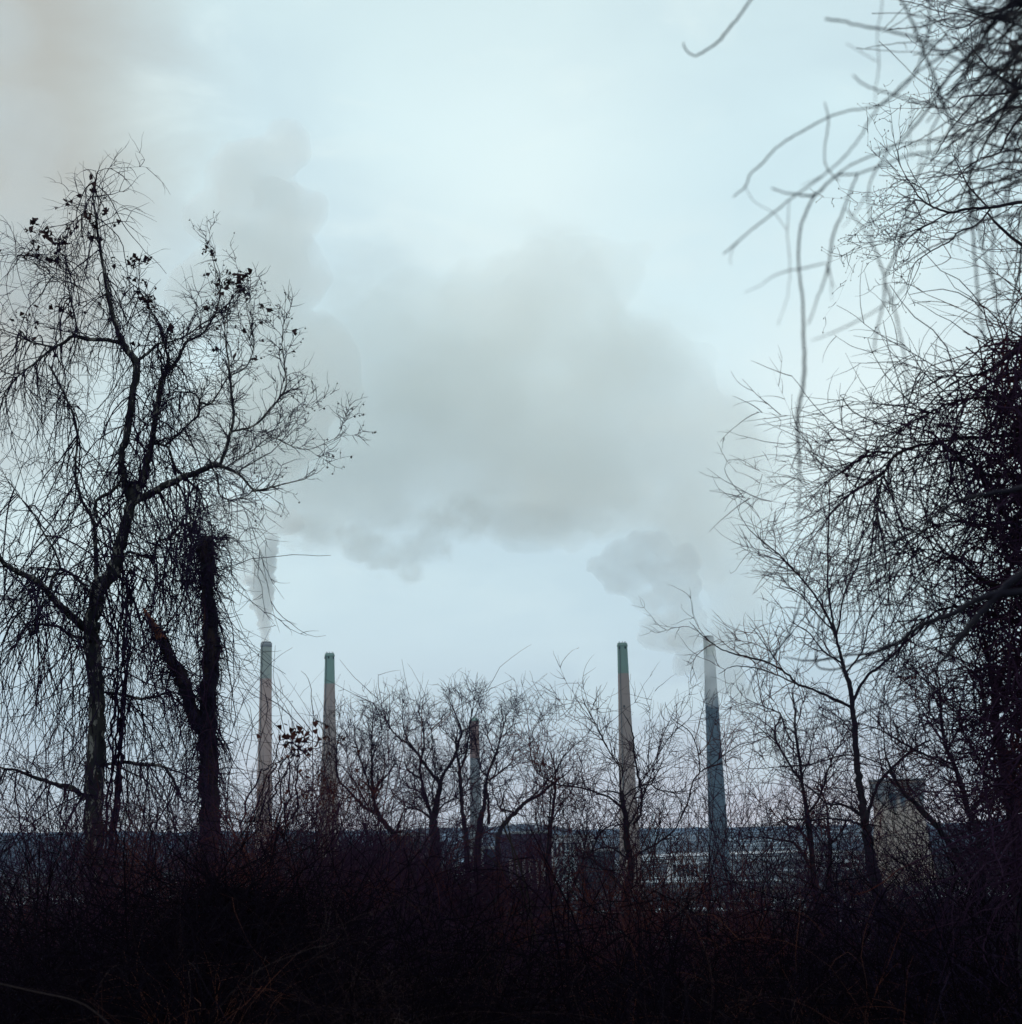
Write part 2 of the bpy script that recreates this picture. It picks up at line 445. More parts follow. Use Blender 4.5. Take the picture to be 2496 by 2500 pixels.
plum = material('plum_brick', (0.048, 0.022, 0.050), 0.95, [(0.05, 5, 0.45, 0.6, (0.038, 0.018, 0.040))])
plum2 = material('faded_brick', (0.10, 0.055, 0.075), 0.95, [(0.05, 5, 0.45, 0.6, (0.07, 0.04, 0.055))])
navy = material('navy_cladding', (0.012, 0.018, 0.045), 0.8)
pale = material('pale_render', (0.42, 0.36, 0.36), 0.9, [(0.3, 5, 0.5, 0.65, (0.25, 0.21, 0.22))])
white = material('white_cladding', (0.62, 0.62, 0.66), 0.8, [(0.1, 5, 0.5, 0.7, (0.45, 0.45, 0.5))])
glassm = material('dark_windows', (0.02, 0.025, 0.035), 0.25, spec=0.5)
slate = material('slate_cladding', (0.06, 0.075, 0.10), 0.8)
building('boiler_house', 'tall plum brick boiler house with pale vertical strips, right of the capped chimney', 1222, 1346, 2034, 905, 40, plum,
         stripes=[(1246, 8), (1262, 4), (1278, 6), (1294, 9), (1310, 6), (1325, 10)], stripe_m=pale, stripe_y=(0.12, 0.62))
building('turbine_hall', 'long low faded brick hall left of the capped chimney', 930, 1066, 2040, 1010, 45, plum2, windows=(12, 3, glassm))
building('annex', 'narrow navy clad block joined to the left side of the boiler house', 1180, 1221, 2072, 910, 30, navy)
building('warehouse', 'pale flat-roofed shed just right of the boiler house', 1350, 1452, 2043, 1120, 60, white, windows=(10, 2, glassm))
building('store_shed', 'pale low shed between the two right-hand chimneys', 1640, 1705, 2098, 1150, 40, white, windows=(6, 1, glassm))
building('pump_house', 'dark slate clad block behind the lattice tower', 1412, 1500, 2078, 1000, 30, slate, windows=(8, 2, glassm))
building('farmhouse', 'small white house on the wooded hill left of centre', 955, 985, 2026, 2000, 30, white)
building('villa', 'small white house on the hilltop above the boiler house', 1306, 1318, 2010, 2050, 12, white, windows=(3, 2, glassm))
building('depot', 'wide pale depot under the right-hand wooded hill', 2000, 2110, 2082, 1350, 60, white, windows=(11, 2, glassm))

def lattice_tower(px, py_top, Y, wtop, wbase, label, arms=()):
    k = Y / F
    top = P(px, py_top, Y); root = empty('lattice_tower', (top[0], Y, GZ), label, 'lattice tower')
    H = top[2] - GZ; n = 6
    lm = material('galvanised_steel', (0.42, 0.55, 0.60), 0.5)
    def seg(bm, a, b, r):
        a, b = Vector(a), Vector(b); d = b - a
        ms = bmesh.ops.create_cone(bm, segments=5, radius1=r, radius2=r, depth=d.length, cap_ends=False)
        q = d.to_track_quat('Z', 'Y')
        for v in ms['verts']: v.co = q @ v.co + (a + b) / 2
    lv = []
    for i in range(n + 1):
        t = i / n; w = (wbase + (wtop - wbase) * t) / 2 * k; z = GZ + H * t
        lv.append([(top[0] + sx * w, Y + sy * w, z) for sx, sy in ((-1, -1), (1, -1), (1, 1), (-1, 1))])
    for c in range(4):
        bm = bmesh.new()
        for i in range(n): seg(bm, lv[i][c], lv[i + 1][c], 0.22)
        bm_obj('leg', bm, lm, root)
    for i in range(n):
        for c in range(4):
            bm = bmesh.new()
            seg(bm, lv[i][c], lv[i + 1][(c + 1) % 4], 0.14); seg(bm, lv[i][(c + 1) % 4], lv[i + 1][c], 0.14)
            seg(bm, lv[i + 1][c], lv[i + 1][(c + 1) % 4], 0.16)
            bm_obj('brace', bm, lm, root)
lattice_tower(1388, 2076, 890, 20, 34, 'pale steel lattice tower standing just right of the plum brick boiler house')
lattice_tower(1364, 2098, 893, 10, 16, 'smaller pale steel lattice frame between boiler house and larger lattice tower')
lattice_tower(1594, 1985, 2600, 3, 14, 'tiny pale mast on the skyline just right of the wide-based chimney')

# ------------------------------------------------------------------ the air of the valley
def haze():
    m = bpy.data.materials.new('haze_air'); m.use_nodes = True; t = m.node_tree
    t.nodes.remove(t.nodes['Principled BSDF'])
    v = t.nodes.new('ShaderNodeVolumePrincipled'); v.inputs['Density'].default_value = HAZE
    v.inputs['Color'].default_value = (0.42, 0.68, 1.0, 1)
    t.links.new(v.outputs[0], t.nodes['Material Output'].inputs['Volume']); m.cycles.homogeneous_volume = True
    bm = bmesh.new(); box_bm(bm, -9600, 9600, -9600, 9600, -60, 1250)
    tag(bm_obj('haze', bm, m), kind='stuff')
HAZE = 0.00005
haze()
# ------------------------------------------------------------------ steam: closed bodies of scattering vapour whose density billows and thins out towards the edge
D2P = 1.294
def steam(name, label, cat, blobs, Y, voxel, dens, col, nscale, amp, soft, depth_scale=0.8, grow_=1.3, detail=6.0, inner=(0.55, 1.5), inner_scale=None, step=1.0, aniso=0.25, rough=0.58, dist=0.4, off=1.02):
    """blobs = [(x, y, rx, ry[, dY])] in the photograph shown 1929 pixels wide."""
    bm = bmesh.new(); ell = []
    for bl in blobs:
        x, y, rx, ry = bl[:4]; dy = bl[4] if len(bl) > 4 else 0
        c = P(x * D2P, y * D2P, Y + dy); k = (Y + dy) / F * D2P
        r3 = (rx * k, math.sqrt(rx * ry) * k * depth_scale, ry * k); ell.append((c, r3))
        ms = bmesh.ops.create_icosphere(bm, subdivisions=3, radius=1.0)['verts']
        for v in ms: v.co = Vector([v.co[i] * r3[i] * grow_ for i in range(3)]) + Vector(c)
    me = bpy.data.meshes.new(name); bm.to_mesh(me); bm.free()
    o = bpy.data.objects.new(name, me); COL.objects.link(o)
    md = o.modifiers.new('r', 'REMESH'); md.mode = 'VOXEL'; md.voxel_size = voxel
    dg = bpy.context.evaluated_depsgraph_get()
    nm = bpy.data.meshes.new_from_object(o.evaluated_get(dg))
    o.modifiers.clear(); o.data = nm; bpy.data.meshes.remove(me); nm.name = name
    m = bpy.data.materials.new('vapour'); m.use_nodes = True
    t = m.node_tree; t.nodes.remove(t.nodes['Principled BSDF'])
    tc3 = t.nodes.new('ShaderNodeTexCoord'); p = tc3.outputs['Object']
    cur = None
    for c, r3 in ell:
        vm = t.nodes.new('ShaderNodeVectorMath'); vm.operation = 'MULTIPLY_ADD'
        vm.inputs[1].default_value = [1 / r for r in r3]; vm.inputs[2].default_value = [-c[i] / r3[i] for i in range(3)]
        t.links.new(p, vm.inputs[0])
        ln = t.nodes.new('ShaderNodeVectorMath'); ln.operation = 'LENGTH'; t.links.new(vm.outputs[0], ln.inputs[0])
        cur = ln.outputs['Value'] if cur is None else math_n(t, 'SMOOTH_MIN', cur, ln.outputs['Value'], 0.25)
    nz = t.nodes.new('ShaderNodeTexNoise'); nz.inputs['Scale'].default_value = nscale; nz.inputs['Detail'].default_value = detail
    nz.inputs['Roughness'].default_value = rough; nz.inputs['Distortion'].default_value = dist
    t.links.new(p, nz.inputs['Vector'])
    s = math_n(t, 'MULTIPLY_ADD', math_n(t, 'SUBTRACT', nz.outputs[0], 0.5), amp, math_n(t, 'SUBTRACT', off, cur))
    d = mapr(t, s, 0.0, soft, 0.0, dens)
    n2_ = t.nodes.new('ShaderNodeTexNoise'); n2_.inputs['Scale'].default_value = inner_scale or nscale * 0.6; n2_.inputs['Detail'].default_value = 3.0
    t.links.new(p, n2_.inputs['Vector'])
    d = math_n(t, 'MULTIPLY', d, mapr(t, n2_.outputs[0], 0.35, 0.65, inner[0], inner[1]))
    v = t.nodes.new('ShaderNodeVolumePrincipled')
    t.links.new(d, v.inputs['Density'])
    v.inputs['Color'].default_value = tuple(col) + (1,)
    v.inputs['Anisotropy'].default_value = aniso
    t.links.new(v.outputs[0], t.nodes['Material Output'].inputs['Volume'])
    m.cycles.volume_step_rate = step
    nm.materials.clear(); nm.materials.append(m)
    return tag(o, label, cat, kind='stuff')

def vapour(density, col, aniso=0.3):
    m = bpy.data.materials.new('even_vapour'); m.use_nodes = True
    t = m.node_tree; t.nodes.remove(t.nodes['Principled BSDF'])
    v = t.nodes.new('ShaderNodeVolumePrincipled'); v.inputs['Density'].default_value = density
    v.inputs['Color'].default_value = tuple(col) + (1,); v.inputs['Anisotropy'].default_value = aniso
    t.links.new(v.outputs[0], t.nodes['Material Output'].inputs['Volume']); m.cycles.homogeneous_volume = True
    return m

def puffs(name, label, cat, blobs, Y, voxel, disp, dens, col, puff=(10, .22, .5), depth_scale=.8, seed=1, aniso=0.3, rise=0.0):
    """a cauliflower body: ellipsoids studded with smaller puffs, fused and broken up at three scales"""
    r = random.Random(seed); bm = bmesh.new()
    def ball(c, r3, sub=2):
        ms = bmesh.ops.create_icosphere(bm, subdivisions=sub, radius=1.0)['verts']
        for v in ms: v.co = Vector([v.co[i] * r3[i] for i in range(3)]) + Vector(c)
    for bl in blobs:
        x, y, rx, ry = bl[:4]; dy = bl[4] if len(bl) > 4 else 0
        c = P(x * D2P, y * D2P, Y + dy); k = (Y + dy) / F * D2P
        r3 = (rx * k, math.sqrt(rx * ry) * k * depth_scale, ry * k); ball(c, [q * .93 for q in r3], 3)
        for i in range(puff[0]):
            a, z = r.uniform(0, 2 * math.pi), r.uniform(-1, 1); q = math.sqrt(1 - z * z)
            f = r.uniform(puff[1], puff[2]) * min(r3)
            ball([c[0] + r3[0] * .86 * q * math.cos(a), c[1] + r3[1] * .86 * q * math.sin(a), c[2] + r3[2] * .86 * z], (f, f, f))
    me = bpy.data.meshes.new(name); bm.to_mesh(me); bm.free()
    o = bpy.data.objects.new(name, me); COL.objects.link(o)
    md = o.modifiers.new('r', 'REMESH'); md.mode = 'VOXEL'; md.voxel_size = voxel
    for i, (sz, amt) in enumerate(disp):
        tx = bpy.data.textures.new(name + str(i), 'CLOUDS'); tx.noise_scale = sz; tx.noise_depth = 3
        d = o.modifiers.new('d%d' % i, 'DISPLACE'); d.texture = tx; d.strength = amt; d.texture_coords = 'GLOBAL'; d.mid_level = .5
    md = o.modifiers.new('r2', 'REMESH'); md.mode = 'VOXEL'; md.voxel_size = voxel
    dg = bpy.context.evaluated_depsgraph_get()
    nm = bpy.data.meshes.new_from_object(o.evaluated_get(dg)); o.modifiers.clear(); o.data = nm; bpy.data.meshes.remove(me); nm.name = name
    nm.materials.clear(); nm.materials.append(vapour(dens, col, aniso))
    return tag(o, label, cat, kind='stuff')

CW = (0.9998, 0.9985, 0.962)
CG = (0.9975, 0.9970, 0.975)
MAIN = [(1000, 600, 200, 140), (880, 760, 240, 190), (1110, 720, 200, 170), (1230, 820, 180, 160), (1000, 880, 330, 110), (700, 870, 220, 120), (680, 740, 130, 150), (1340, 920, 120, 170), (1385, 1060, 85, 130),
        (1120, 520, 110, 90), (1285, 690, 62, 66), (1365, 790, 66, 50), (1415, 880, 55, 60), (1420, 985, 70, 120), (740, 630, 100, 110), (1010, 985, 80, 58), (935, 965, 60, 40), (1070, 985, 55, 42), (1230, 970, 110, 75),
        (1300, 1040, 85, 65), (1170, 1000, 75, 46), (620, 850, 130, 140), (630, 960, 100, 46), (800, 960, 110, 46), (1375, 1150, 75, 80)]
puffs('steam_cloud', 'huge grey steam cloud hanging over the chimneys in the middle of the sky', 'steam cloud', MAIN, 1150, 4.6, [(85, 40), (32, 28), (12, 16)], 0.0066, CW, seed=12)
steam('steam_veil', 'thin drifting veil of steam through and above the big cloud', 'steam cloud',
      [(1000, 600, 270, 190), (880, 760, 290, 230), (1150, 720, 230, 200), (1000, 890, 370, 140), (670, 860, 270, 170), (1340, 900, 150, 220), (720, 600, 170, 170)], 1150, 12.0, 0.0042, CW, 0.013, 1.8, 0.30, step=1.0, inner=(.2, 1.8), rough=.64, off=1.05)
puffs('steam_cloud', 'darker bulging underside of the big cloud above the gap between the chimneys', 'steam cloud',
      [(1000, 990, 80, 48), (1070, 1000, 55, 38), (930, 965, 55, 28), (880, 945, 40, 22), (1015, 1020, 42, 26), (1120, 990, 40, 30)], 1030, 2.6, [(30, 12), (11, 9), (4, 4)], 0.013, CW, seed=21)
puffs('steam_bank', 'tall pale bank of drifted steam rising left of the big cloud', 'steam cloud',
      [(450, 320, 100, 85), (548, 285, 62, 58), (575, 400, 62, 62), (530, 420, 75, 100), (500, 540, 110, 150), (560, 690, 140, 120), (590, 520, 60, 80), (410, 400, 75, 70), (400, 560, 80, 100), (480, 800, 160, 130)], 1300, 6.0, [(90, 44), (36, 30), (14, 14)], 0.020, CG, seed=31)
steam('steam_bank', 'dim grey steam bank at the far left above the vine-hung tree', 'steam cloud',
      [(20, 250, 150, 170), (60, 420, 120, 150), (90, 560, 130, 130), (-60, 500, 160, 200), (0, 60, 120, 120)], 1500, 16.0, 0.009, (0.990, 0.984, 0.970), 0.009, 1.4, 0.5, step=1.2)
steam('steam_wisps', 'ragged wisps hanging under the big cloud between left and middle chimneys', 'steam cloud',
      [(610, 1010, 85, 36), (680, 1030, 65, 36), (740, 1050, 60, 36), (800, 1030, 65, 38), (770, 1075, 34, 28), (560, 1000, 55, 30), (860, 985, 70, 46)], 1120, 4.5, 0.022, CW, 0.05, 2.6, 0.5, step=.7, rough=.68, off=1.12)
COLM = [(503.5, 1215, 7.5, 6), (503, 1207, 8.5, 7), (502, 1198, 10, 8), (501, 1188, 11.5, 9), (500, 1176, 14, 11), (499, 1162, 17, 12), (498, 1147, 20, 14), (497, 1130, 23, 15), (497, 1112, 25, 16), (498, 1093, 26, 17), (499, 1074, 25, 17),
        (500, 1056, 24, 17), (478, 1142, 10, 8), (473, 1095, 14, 11), (508, 1040, 19, 15), (513, 1020, 13, 14)]
puffs('steam_plume', 'dense narrow steam column rising from the mouth of the furthest left chimney', 'steam plume', COLM, 1040, 0.62, [(7, 3.2), (2.8, 2.2), (1.2, .9)], 0.22, (0.9995, 0.9995, 0.993), puff=(9, .25, .5), depth_scale=1.0, seed=41)
puffs('steam_plume', 'paler top of the left-hand steam column where it spreads and drifts', 'steam plume',
      [(488, 1030, 34, 26), (470, 1056, 30, 24), (462, 1088, 18, 18), (480, 1000, 50, 28), (448, 1020, 40, 30), (500, 975, 58, 34), (455, 970, 50, 36), (535, 985, 42, 24)], 1062, 1.9, [(22, 10), (8, 7), (3, 3)], 0.045, (0.998, 0.998, 0.985), seed=51)
TR = [(1336, 1201, 8, 7), (1333, 1190, 11, 9), (1325, 1179, 15, 11), (1313, 1164, 21, 16), (1298, 1146, 28, 22), (1280, 1124, 36, 28), (1262, 1098, 42, 34), (1240, 1072, 46, 38), (1205, 1055, 44, 32), (1172, 1048, 36, 26), (1225, 1130, 40, 24),
      (1175, 1098, 40, 25), (1135, 1070, 34, 24), (1250, 1178, 38, 22), (1268, 1212, 38, 20), (1225, 1030, 50, 30), (1290, 1060, 34, 38), (1302, 1100, 24, 34), (1296, 1200, 36, 24), (1312, 1182, 24, 18), (1235, 1205, 34, 20), (1285, 1165, 30, 26)]
puffs('steam_plume', 'white steam trail leaning left from the mouth of the furthest right chimney', 'steam plume', TR, 930, 1.5, [(22, 9), (8, 7), (3, 3)], 0.046, (0.9998, 0.9996, 0.990), puff=(11, .22, .5), seed=61, aniso=.5)
puffs('steam_plume', 'soft steam billow drifting across the front of the furthest right chimney', 'steam plume',
      [(1340, 1258, 34, 34), (1346, 1296, 27, 28), (1342, 1322, 17, 14), (1380, 1275, 32, 40), (1302, 1245, 38, 30), (1405, 1320, 22, 40), (1395, 1230, 38, 30), (1352, 1336, 12, 9), (1295, 1205, 40, 26), (1370, 1210, 40, 26)], 860, 1.4,
      [(16, 7), (6, 5), (2.5, 2)], 0.055, (0.999, 0.999, 0.992), seed=71, aniso=.5)
# ------------------------------------------------------------------ growing branches
import zlib
def reseed(s):
    global rng
    rng = np.random.default_rng(zlib.crc32(s.encode()))
def norm(v):
    return v / np.maximum(np.linalg.norm(v, axis=-1, keepdims=True), 1e-9)

class Tubes:
    """Collects tapering tubes and writes them as one mesh."""
    def __init__(self): self.V, self.Q, self.n = [], [], 0
    def add(self, pts, rad, sides=3):
        pts = np.asarray(pts, float); rad = np.asarray(rad, float)
        if pts.ndim == 2: pts, rad = pts[None], rad[None]
        n, k, _ = pts.shape
        if n == 0: return self
        d = norm(np.gradient(pts, axis=1))
        ref = norm(np.cross(d.mean(1), rng.normal(size=(n, 3))))[:, None, :]
        a = norm(np.cross(d, ref)); b = np.cross(d, a)
        th = np.linspace(0, 2 * math.pi, sides, endpoint=False)
        ring = pts[:, :, None, :] + rad[:, :, None, None] * (a[:, :, None, :] * np.cos(th)[None, None, :, None] + b[:, :, None, :] * np.sin(th)[None, None, :, None])
        i = np.arange(n)[:, None, None] * k * sides; j = np.arange(k - 1)[None, :, None] * sides; s = np.arange(sides)[None, None, :]
        s2 = (s + 1) % sides; o = self.n + i + j
        q = np.stack(np.broadcast_arrays(o + s, o + s2, o + sides + s2, o + sides + s), -1).reshape(-1, 4)
        self.V.append(ring.reshape(-1, 3)); self.Q.append(q); self.n += n * k * sides
        return self
    def build(self, name, mat, parent=None, kind=None, cat=None, label=None, group=None):
        o = link(name, mesh_np(name, np.concatenate(self.V), np.concatenate(self.Q)), mat, parent)
        return tag(o, label, cat, group, kind)

def grow(start, d, length, r0, K=6, wig=0.12, trop=(0, 0, 0), curl=0.1, tip=0.35):
    n = len(start)
    start = np.asarray(start, float); d = norm(np.asarray(d, float))
    length = np.broadcast_to(length, (n,)).astype(float); r0 = np.broadcast_to(r0, (n,)).astype(float)
    trop = np.broadcast_to(np.asarray(trop, float), (n, 3))
    bias = rng.normal(size=(n, 3)) * curl
    P_ = np.empty((n, K + 1, 3)); D_ = np.empty((n, K + 1, 3))
    p = start.copy(); P_[:, 0] = p; D_[:, 0] = d
    for k in range(K):
        d = norm(d + bias + rng.normal(size=(n, 3)) * wig + trop)
        p = p + d * (length / K)[:, None]
        P_[:, k + 1] = p; D_[:, k + 1] = d
    R_ = r0[:, None] * np.linspace(1, tip, K + 1)[None, :]
    return P_, D_, R_

def spawn(S, n, tmin=0.15, tmax=1.0, angle=(30, 65), lean=None):
    """n buds on the strands S = (P, D, R), picked evenly along them."""
    P_, D_, R_ = S
    L = np.linalg.norm(P_[:, -1] - P_[:, 0], axis=1) + 1e-3
    i = rng.choice(len(P_), n, p=L / L.sum()); t = rng.uniform(tmin, tmax, n) * (P_.shape[1] - 1)
    a = np.minimum(t.astype(int), P_.shape[1] - 2); f = (t - a)[:, None]
    p = P_[i, a] * (1 - f) + P_[i, a + 1] * f
    d = D_[i, a]; r = R_[i, a]
    perp = norm(np.cross(d, rng.normal(size=(n, 3))))
    ang = np.radians(rng.uniform(angle[0], angle[1], n))[:, None]
    nd = d * np.cos(ang) + perp * np.sin(ang)
    if lean is not None: nd = nd + np.asarray(lean)
    return p, norm(nd), r

def catmull(A, m=6):
    """A: (n, 4) control points to a smooth run."""
    A = np.asarray(A, float)
    if len(A) < 3:
        t = np.linspace(0, 1, m + 1)[:, None]; return A[0] * (1 - t) + A[-1] * t
    B = np.vstack([2 * A[0] - A[1], A, 2 * A[-1] - A[-2]]); out = []
    for k in range(1, len(B) - 2):
        p0, p1, p2, p3 = B[k - 1:k + 3]
        for t in np.linspace(0, 1, m, endpoint=False):
            out.append(0.5 * ((2 * p1) + (-p0 + p2) * t + (2 * p0 - 5 * p1 + 4 * p2 - p3) * t * t + (-p0 + 3 * p1 - 3 * p2 + p3) * t ** 3))
    out.append(A[-1])
    return np.array(out)

CROPS = {'c1': (0, 350, 2.143), 'c2': (0, 1200, 2.143), 'c3': (700, 1600, 2.756), 'c4': (1300, 1700, 3.215), 'c5': (1600, 0, 2.146),
         'c6': (1600, 900, 2.146), 'c7': (1800, 1700, 2.76), 'c9': (1050, 1700, 4.83), 's': (0, 0, 1.0)}
def path(crop, txt):
    """'x,y,w x,y ...' in a crop's pixels to photograph pixels; missing widths are filled in."""
    ox, oy, s = CROPS[crop]
    pts = [tuple(float(q) for q in t.split(',')) for t in txt.split()]
    idx = [i for i, p in enumerate(pts) if len(p) > 2]
    w = np.interp(range(len(pts)), idx, [pts[i][2] for i in idx])
    return np.array([[p[0] / s + ox, p[1] / s + oy, ww / s] for p, ww in zip(pts, w)])

class Tree:
    """A trunk and limbs set out along measured lines, each limb at its own depth."""
    def __init__(self, name, Y, label, cat='tree', group=None, mat=None, base_px=None, wscale=1.0, depth=0.35):
        reseed(label + cat)
        self.Y, self.mat, self.depth, self.ws = Y, mat, depth, wscale
        self.join = False
        self.px = []           # placed points: (px, py, Y)
        self.S = []            # limb strands as (P, D, R)
        x, y = base_px
        b = P(x, y, Y); self.root = empty(name, (b[0], b[1], float(terrain_z(b[0], b[1]))), label, cat, group)
    def limb(self, crop, txt, name='limb', sides=7, dy=None, wob=0.04, mat=None, label=None, flat=False):
        A = path(crop, txt)
        if self.join and name != 'trunk' and A[0, 2] < A[-1, 2] * .85: A = A[::-1].copy()
        Y0 = self.Y
        if self.px:
            Q = np.concatenate(self.px); d = np.hypot(Q[:, 0] - A[0, 0], Q[:, 1] - A[0, 1]); j = d.argmin()
            if d[j] < (130 if self.join else 60): Y0 = Q[j, 2]
        ln = np.hypot(*np.diff(A[:, :2], axis=0).T).sum() * self.Y / F
        if dy is None: dy = rng.uniform(-1, 1) * ln * self.depth
        C = catmull(A, 6)
        s = np.concatenate([[0], np.cumsum(np.hypot(*np.diff(C[:, :2], axis=0).T))]); s = s / s[-1]
        Yv = Y0 + dy * s ** 1.2
        if name == 'trunk': Yv = Y0 + dy * s
        W = np.array([P(a, b, yy) for a, b, yy in zip(C[:, 0], C[:, 1], Yv)])
        R = C[:, 2] / 2 * Yv / F * self.ws
        jit = rng.normal(size=W.shape) * R[:, None] * 0.12 + rng.normal(size=W.shape) * wob * 0.12 * (Yv[:, None] / 30)
        jit[0] = 0; W = W + jit
        R = R * (1 + rng.normal(size=len(R)) * 0.05)
        self.px.append(np.stack([C[:, 0], C[:, 1], Yv], 1))
        D = norm(np.gradient(W, axis=0))
        self.S.append((W, D, R))
        if self.join and name != 'trunk' and (C[0, 0] > 2470 or C[0, 1] < -20):    # out of view: run back to the trunk
            T_ = self.S[0][0]; e = W[0]
            hd = np.hypot(T_[:, 0] - e[0], T_[:, 1] - e[1]).min()
            k_ = np.abs(T_[:, 2] - (e[2] - .45 * hd)).argmin(); b0 = T_[k_]
            m1 = e - D[0] * hd * .45; tt = np.linspace(0, 1, 8)[:-1, None]
            con = (1 - tt) ** 2 * b0 + 2 * tt * (1 - tt) * m1 + tt * tt * e
            con[1:] += rng.normal(size=(len(con) - 1, 3)) * .008 * self.Y
            W = np.vstack([con, W]); R = np.concatenate([np.linspace(min(R[0] * 1.9, self.S[0][2][k_] * .8), R[0], len(con)), R])
        if name == 'trunk' and not flat:      # carry the trunk down into the soil
            b = W[0].copy(); b[2] = float(terrain_z(b[0], b[1])) - 0.3
            if b[2] < W[0][2] - .05:
                W = np.vstack([b, W]); R = np.concatenate([[R[0] * 1.25], R])
        t = Tubes().add(W, R, sides)
        return t.build(name, mat or self.mat, self.root, label=label)
    def strands(self, rmax=9, rmin=0, K=8, sel=None):
        """limbs cut into equal strands to grow from"""
        out = []
        for k, (W, D, R) in enumerate(self.S):
            if sel is not None and k not in sel: continue
            for a in range(0, len(W) - 1, K):
                seg = slice(a, a + K + 1)
                if len(W[seg]) < 3: continue
                if R[seg].mean() > rmax or R[seg].mean() < rmin: continue
                i = np.linspace(0, len(W[seg]) - 1, K + 1)
                f = lambda A: np.stack([np.interp(i, range(len(A)), A[:, c]) for c in range(A.shape[1])], 1)
                out.append((f(W[seg]), f(D[seg]), np.interp(i, range(len(R[seg])), R[seg])))
        return tuple(np.stack([o[c] for o in out]) for c in range(3))

def crown_on(tree, S, n1, n2, n3, l1, l2, l3, r1, trop1, trop2, mat, ang=(30, 65), wig=0.16, curl=0.07, name='crown', parent=None, K=(7, 5, 4), lean=None, tb=None):
    """three generations of twigs; returns the finest for leaves and fruit"""
    tb = tb or Tubes()
    p, d, r = spawn(S, n1, 0.05, 1.0, ang, lean)
    A = grow(p, d, rng.uniform(*l1, n1), np.minimum(r1 * rng.uniform(.7, 1.2, n1), r * 0.9), K[0], wig, trop1, curl)
    tb.add(A[0], A[2], 3)
    p, d, r = spawn(A, n2, 0.2, 1.0, ang)
    B = grow(p, d, rng.uniform(*l2, n2), np.maximum(r1 * .6, 0), K[1], wig, trop2, curl)
    tb.add(B[0], B[2], 3)
    fine = B
    if n3:
        p, d, r = spawn(B, n3, 0.15, 1.0, ang)
        C = grow(p, d, rng.uniform(*l3, n3), r1 * .42, K[2], wig, trop2, curl)
        tb.add(C[0], C[2], 3); fine = C
    if parent is not False:
        tb.build(name, mat, parent or tree.root, kind='stuff')
    return A, B, fine

def blobs(pts, r, mat, name, parent, flat=1.0, kind='stuff'):
    """small seed balls (octahedra)"""
    n = len(pts); o = np.array([[1, 0, 0], [-1, 0, 0], [0, 1, 0], [0, -1, 0], [0, 0, flat], [0, 0, -flat]])
    f = np.array([[0, 2, 4], [2, 1, 4], [1, 3, 4], [3, 0, 4], [2, 0, 5], [1, 2, 5], [3, 1, 5], [0, 3, 5]])
    r = np.broadcast_to(r, (n,))
    V = pts[:, None, :] + o[None] * r[:, None, None]
    Q = (np.arange(n)[:, None, None] * 6 + f[None]).reshape(-1, 3)
    return tag(link(name, mesh_np(name, V.reshape(-1, 3), Q), mat, parent), kind=kind)

def leaves(pts, size, mat, name, parent, kind='stuff'):
    """curled withered leaves: two bent quads each"""
    n = len(pts); size = np.broadcast_to(size, (n,))[:, None]
    a = norm(rng.normal(size=(n, 3))); b = norm(np.cross(a, rng.normal(size=(n, 3)))); c = np.cross(a, b)
    s = size
    V = np.stack([pts, pts + (a * .5 + b * .5 + c * .2) * s, pts + a * 1.1 * s + c * rng.uniform(-.3, .3, (n, 1)) * s, pts + (a * .5 - b * .5 + c * .3) * s,
                  pts + (a * .15 + b * .75) * s, pts + (a * .15 - b * .7 + c * .3) * s], 1)
    base = np.arange(n)[:, None, None] * 6
    Q = (base + np.array([[0, 1, 2, 3], [0, 4, 1, 1], [0, 3, 5, 5]])[None]).reshape(-1, 4)
    Q4 = Q.reshape(n, 3, 4)
    tri = np.concatenate([Q4[:, 0][:, [0, 1, 2]], Q4[:, 0][:, [0, 2, 3]], Q4[:, 1][:, :3], Q4[:, 2][:, :3]])
    return tag(link(name, mesh_np(name, V.reshape(-1, 3), tri, False), mat, parent), kind=kind)

bark = material('dark_bark', (0.014, 0.012, 0.022), 0.95, [((6, 6, 1.5), 6, 0.45, 0.62, (0.024, 0.020, 0.028))], bump=(22, 0.01))
sycamore = material('mottled_sycamore_bark', (0.022, 0.021, 0.026), 0.9,
                    [((4, 4, 1.6), 5, 0.50, 0.56, (0.045, 0.041, 0.042)), ((8, 8, 3.5), 4, 0.56, 0.585, (0.24, 0.22, 0.20))], bump=(18, 0.008))
ivybark = material('vine_covered_bark', (0.010, 0.008, 0.017), 1.0, [((5, 5, 1.2), 8, 0.48, 0.6, (0.028, 0.018, 0.020))], bump=(14, 0.05))
rotten = material('torn_red_wood', (0.22, 0.08, 0.05), 0.95, [((7, 7, 1.3), 6, 0.50, 0.6, (0.08, 0.030, 0.025)), ((9, 9, 2), 4, 0.6, 0.68, (0.28, 0.20, 0.15))], bump=(30, 0.02))
twig = material('dark_twigs', (0.022, 0.014, 0.036), 1.0, spec=0.05)
vinem = material('hanging_vines', (0.018, 0.011, 0.029), 1.0, spec=0.05)
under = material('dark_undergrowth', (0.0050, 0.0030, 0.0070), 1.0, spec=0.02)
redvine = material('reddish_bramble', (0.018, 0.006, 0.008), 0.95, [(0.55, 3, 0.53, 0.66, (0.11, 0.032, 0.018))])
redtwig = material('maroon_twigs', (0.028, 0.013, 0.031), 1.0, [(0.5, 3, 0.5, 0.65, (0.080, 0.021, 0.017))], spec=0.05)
leafm = material('withered_leaves', (0.040, 0.018, 0.020), 0.9)
redleaf = material('rust_red_leaves', (0.050, 0.013, 0.012), 0.85, [(3.0, 2, 0.5, 0.6, (0.085, 0.022, 0.014))])
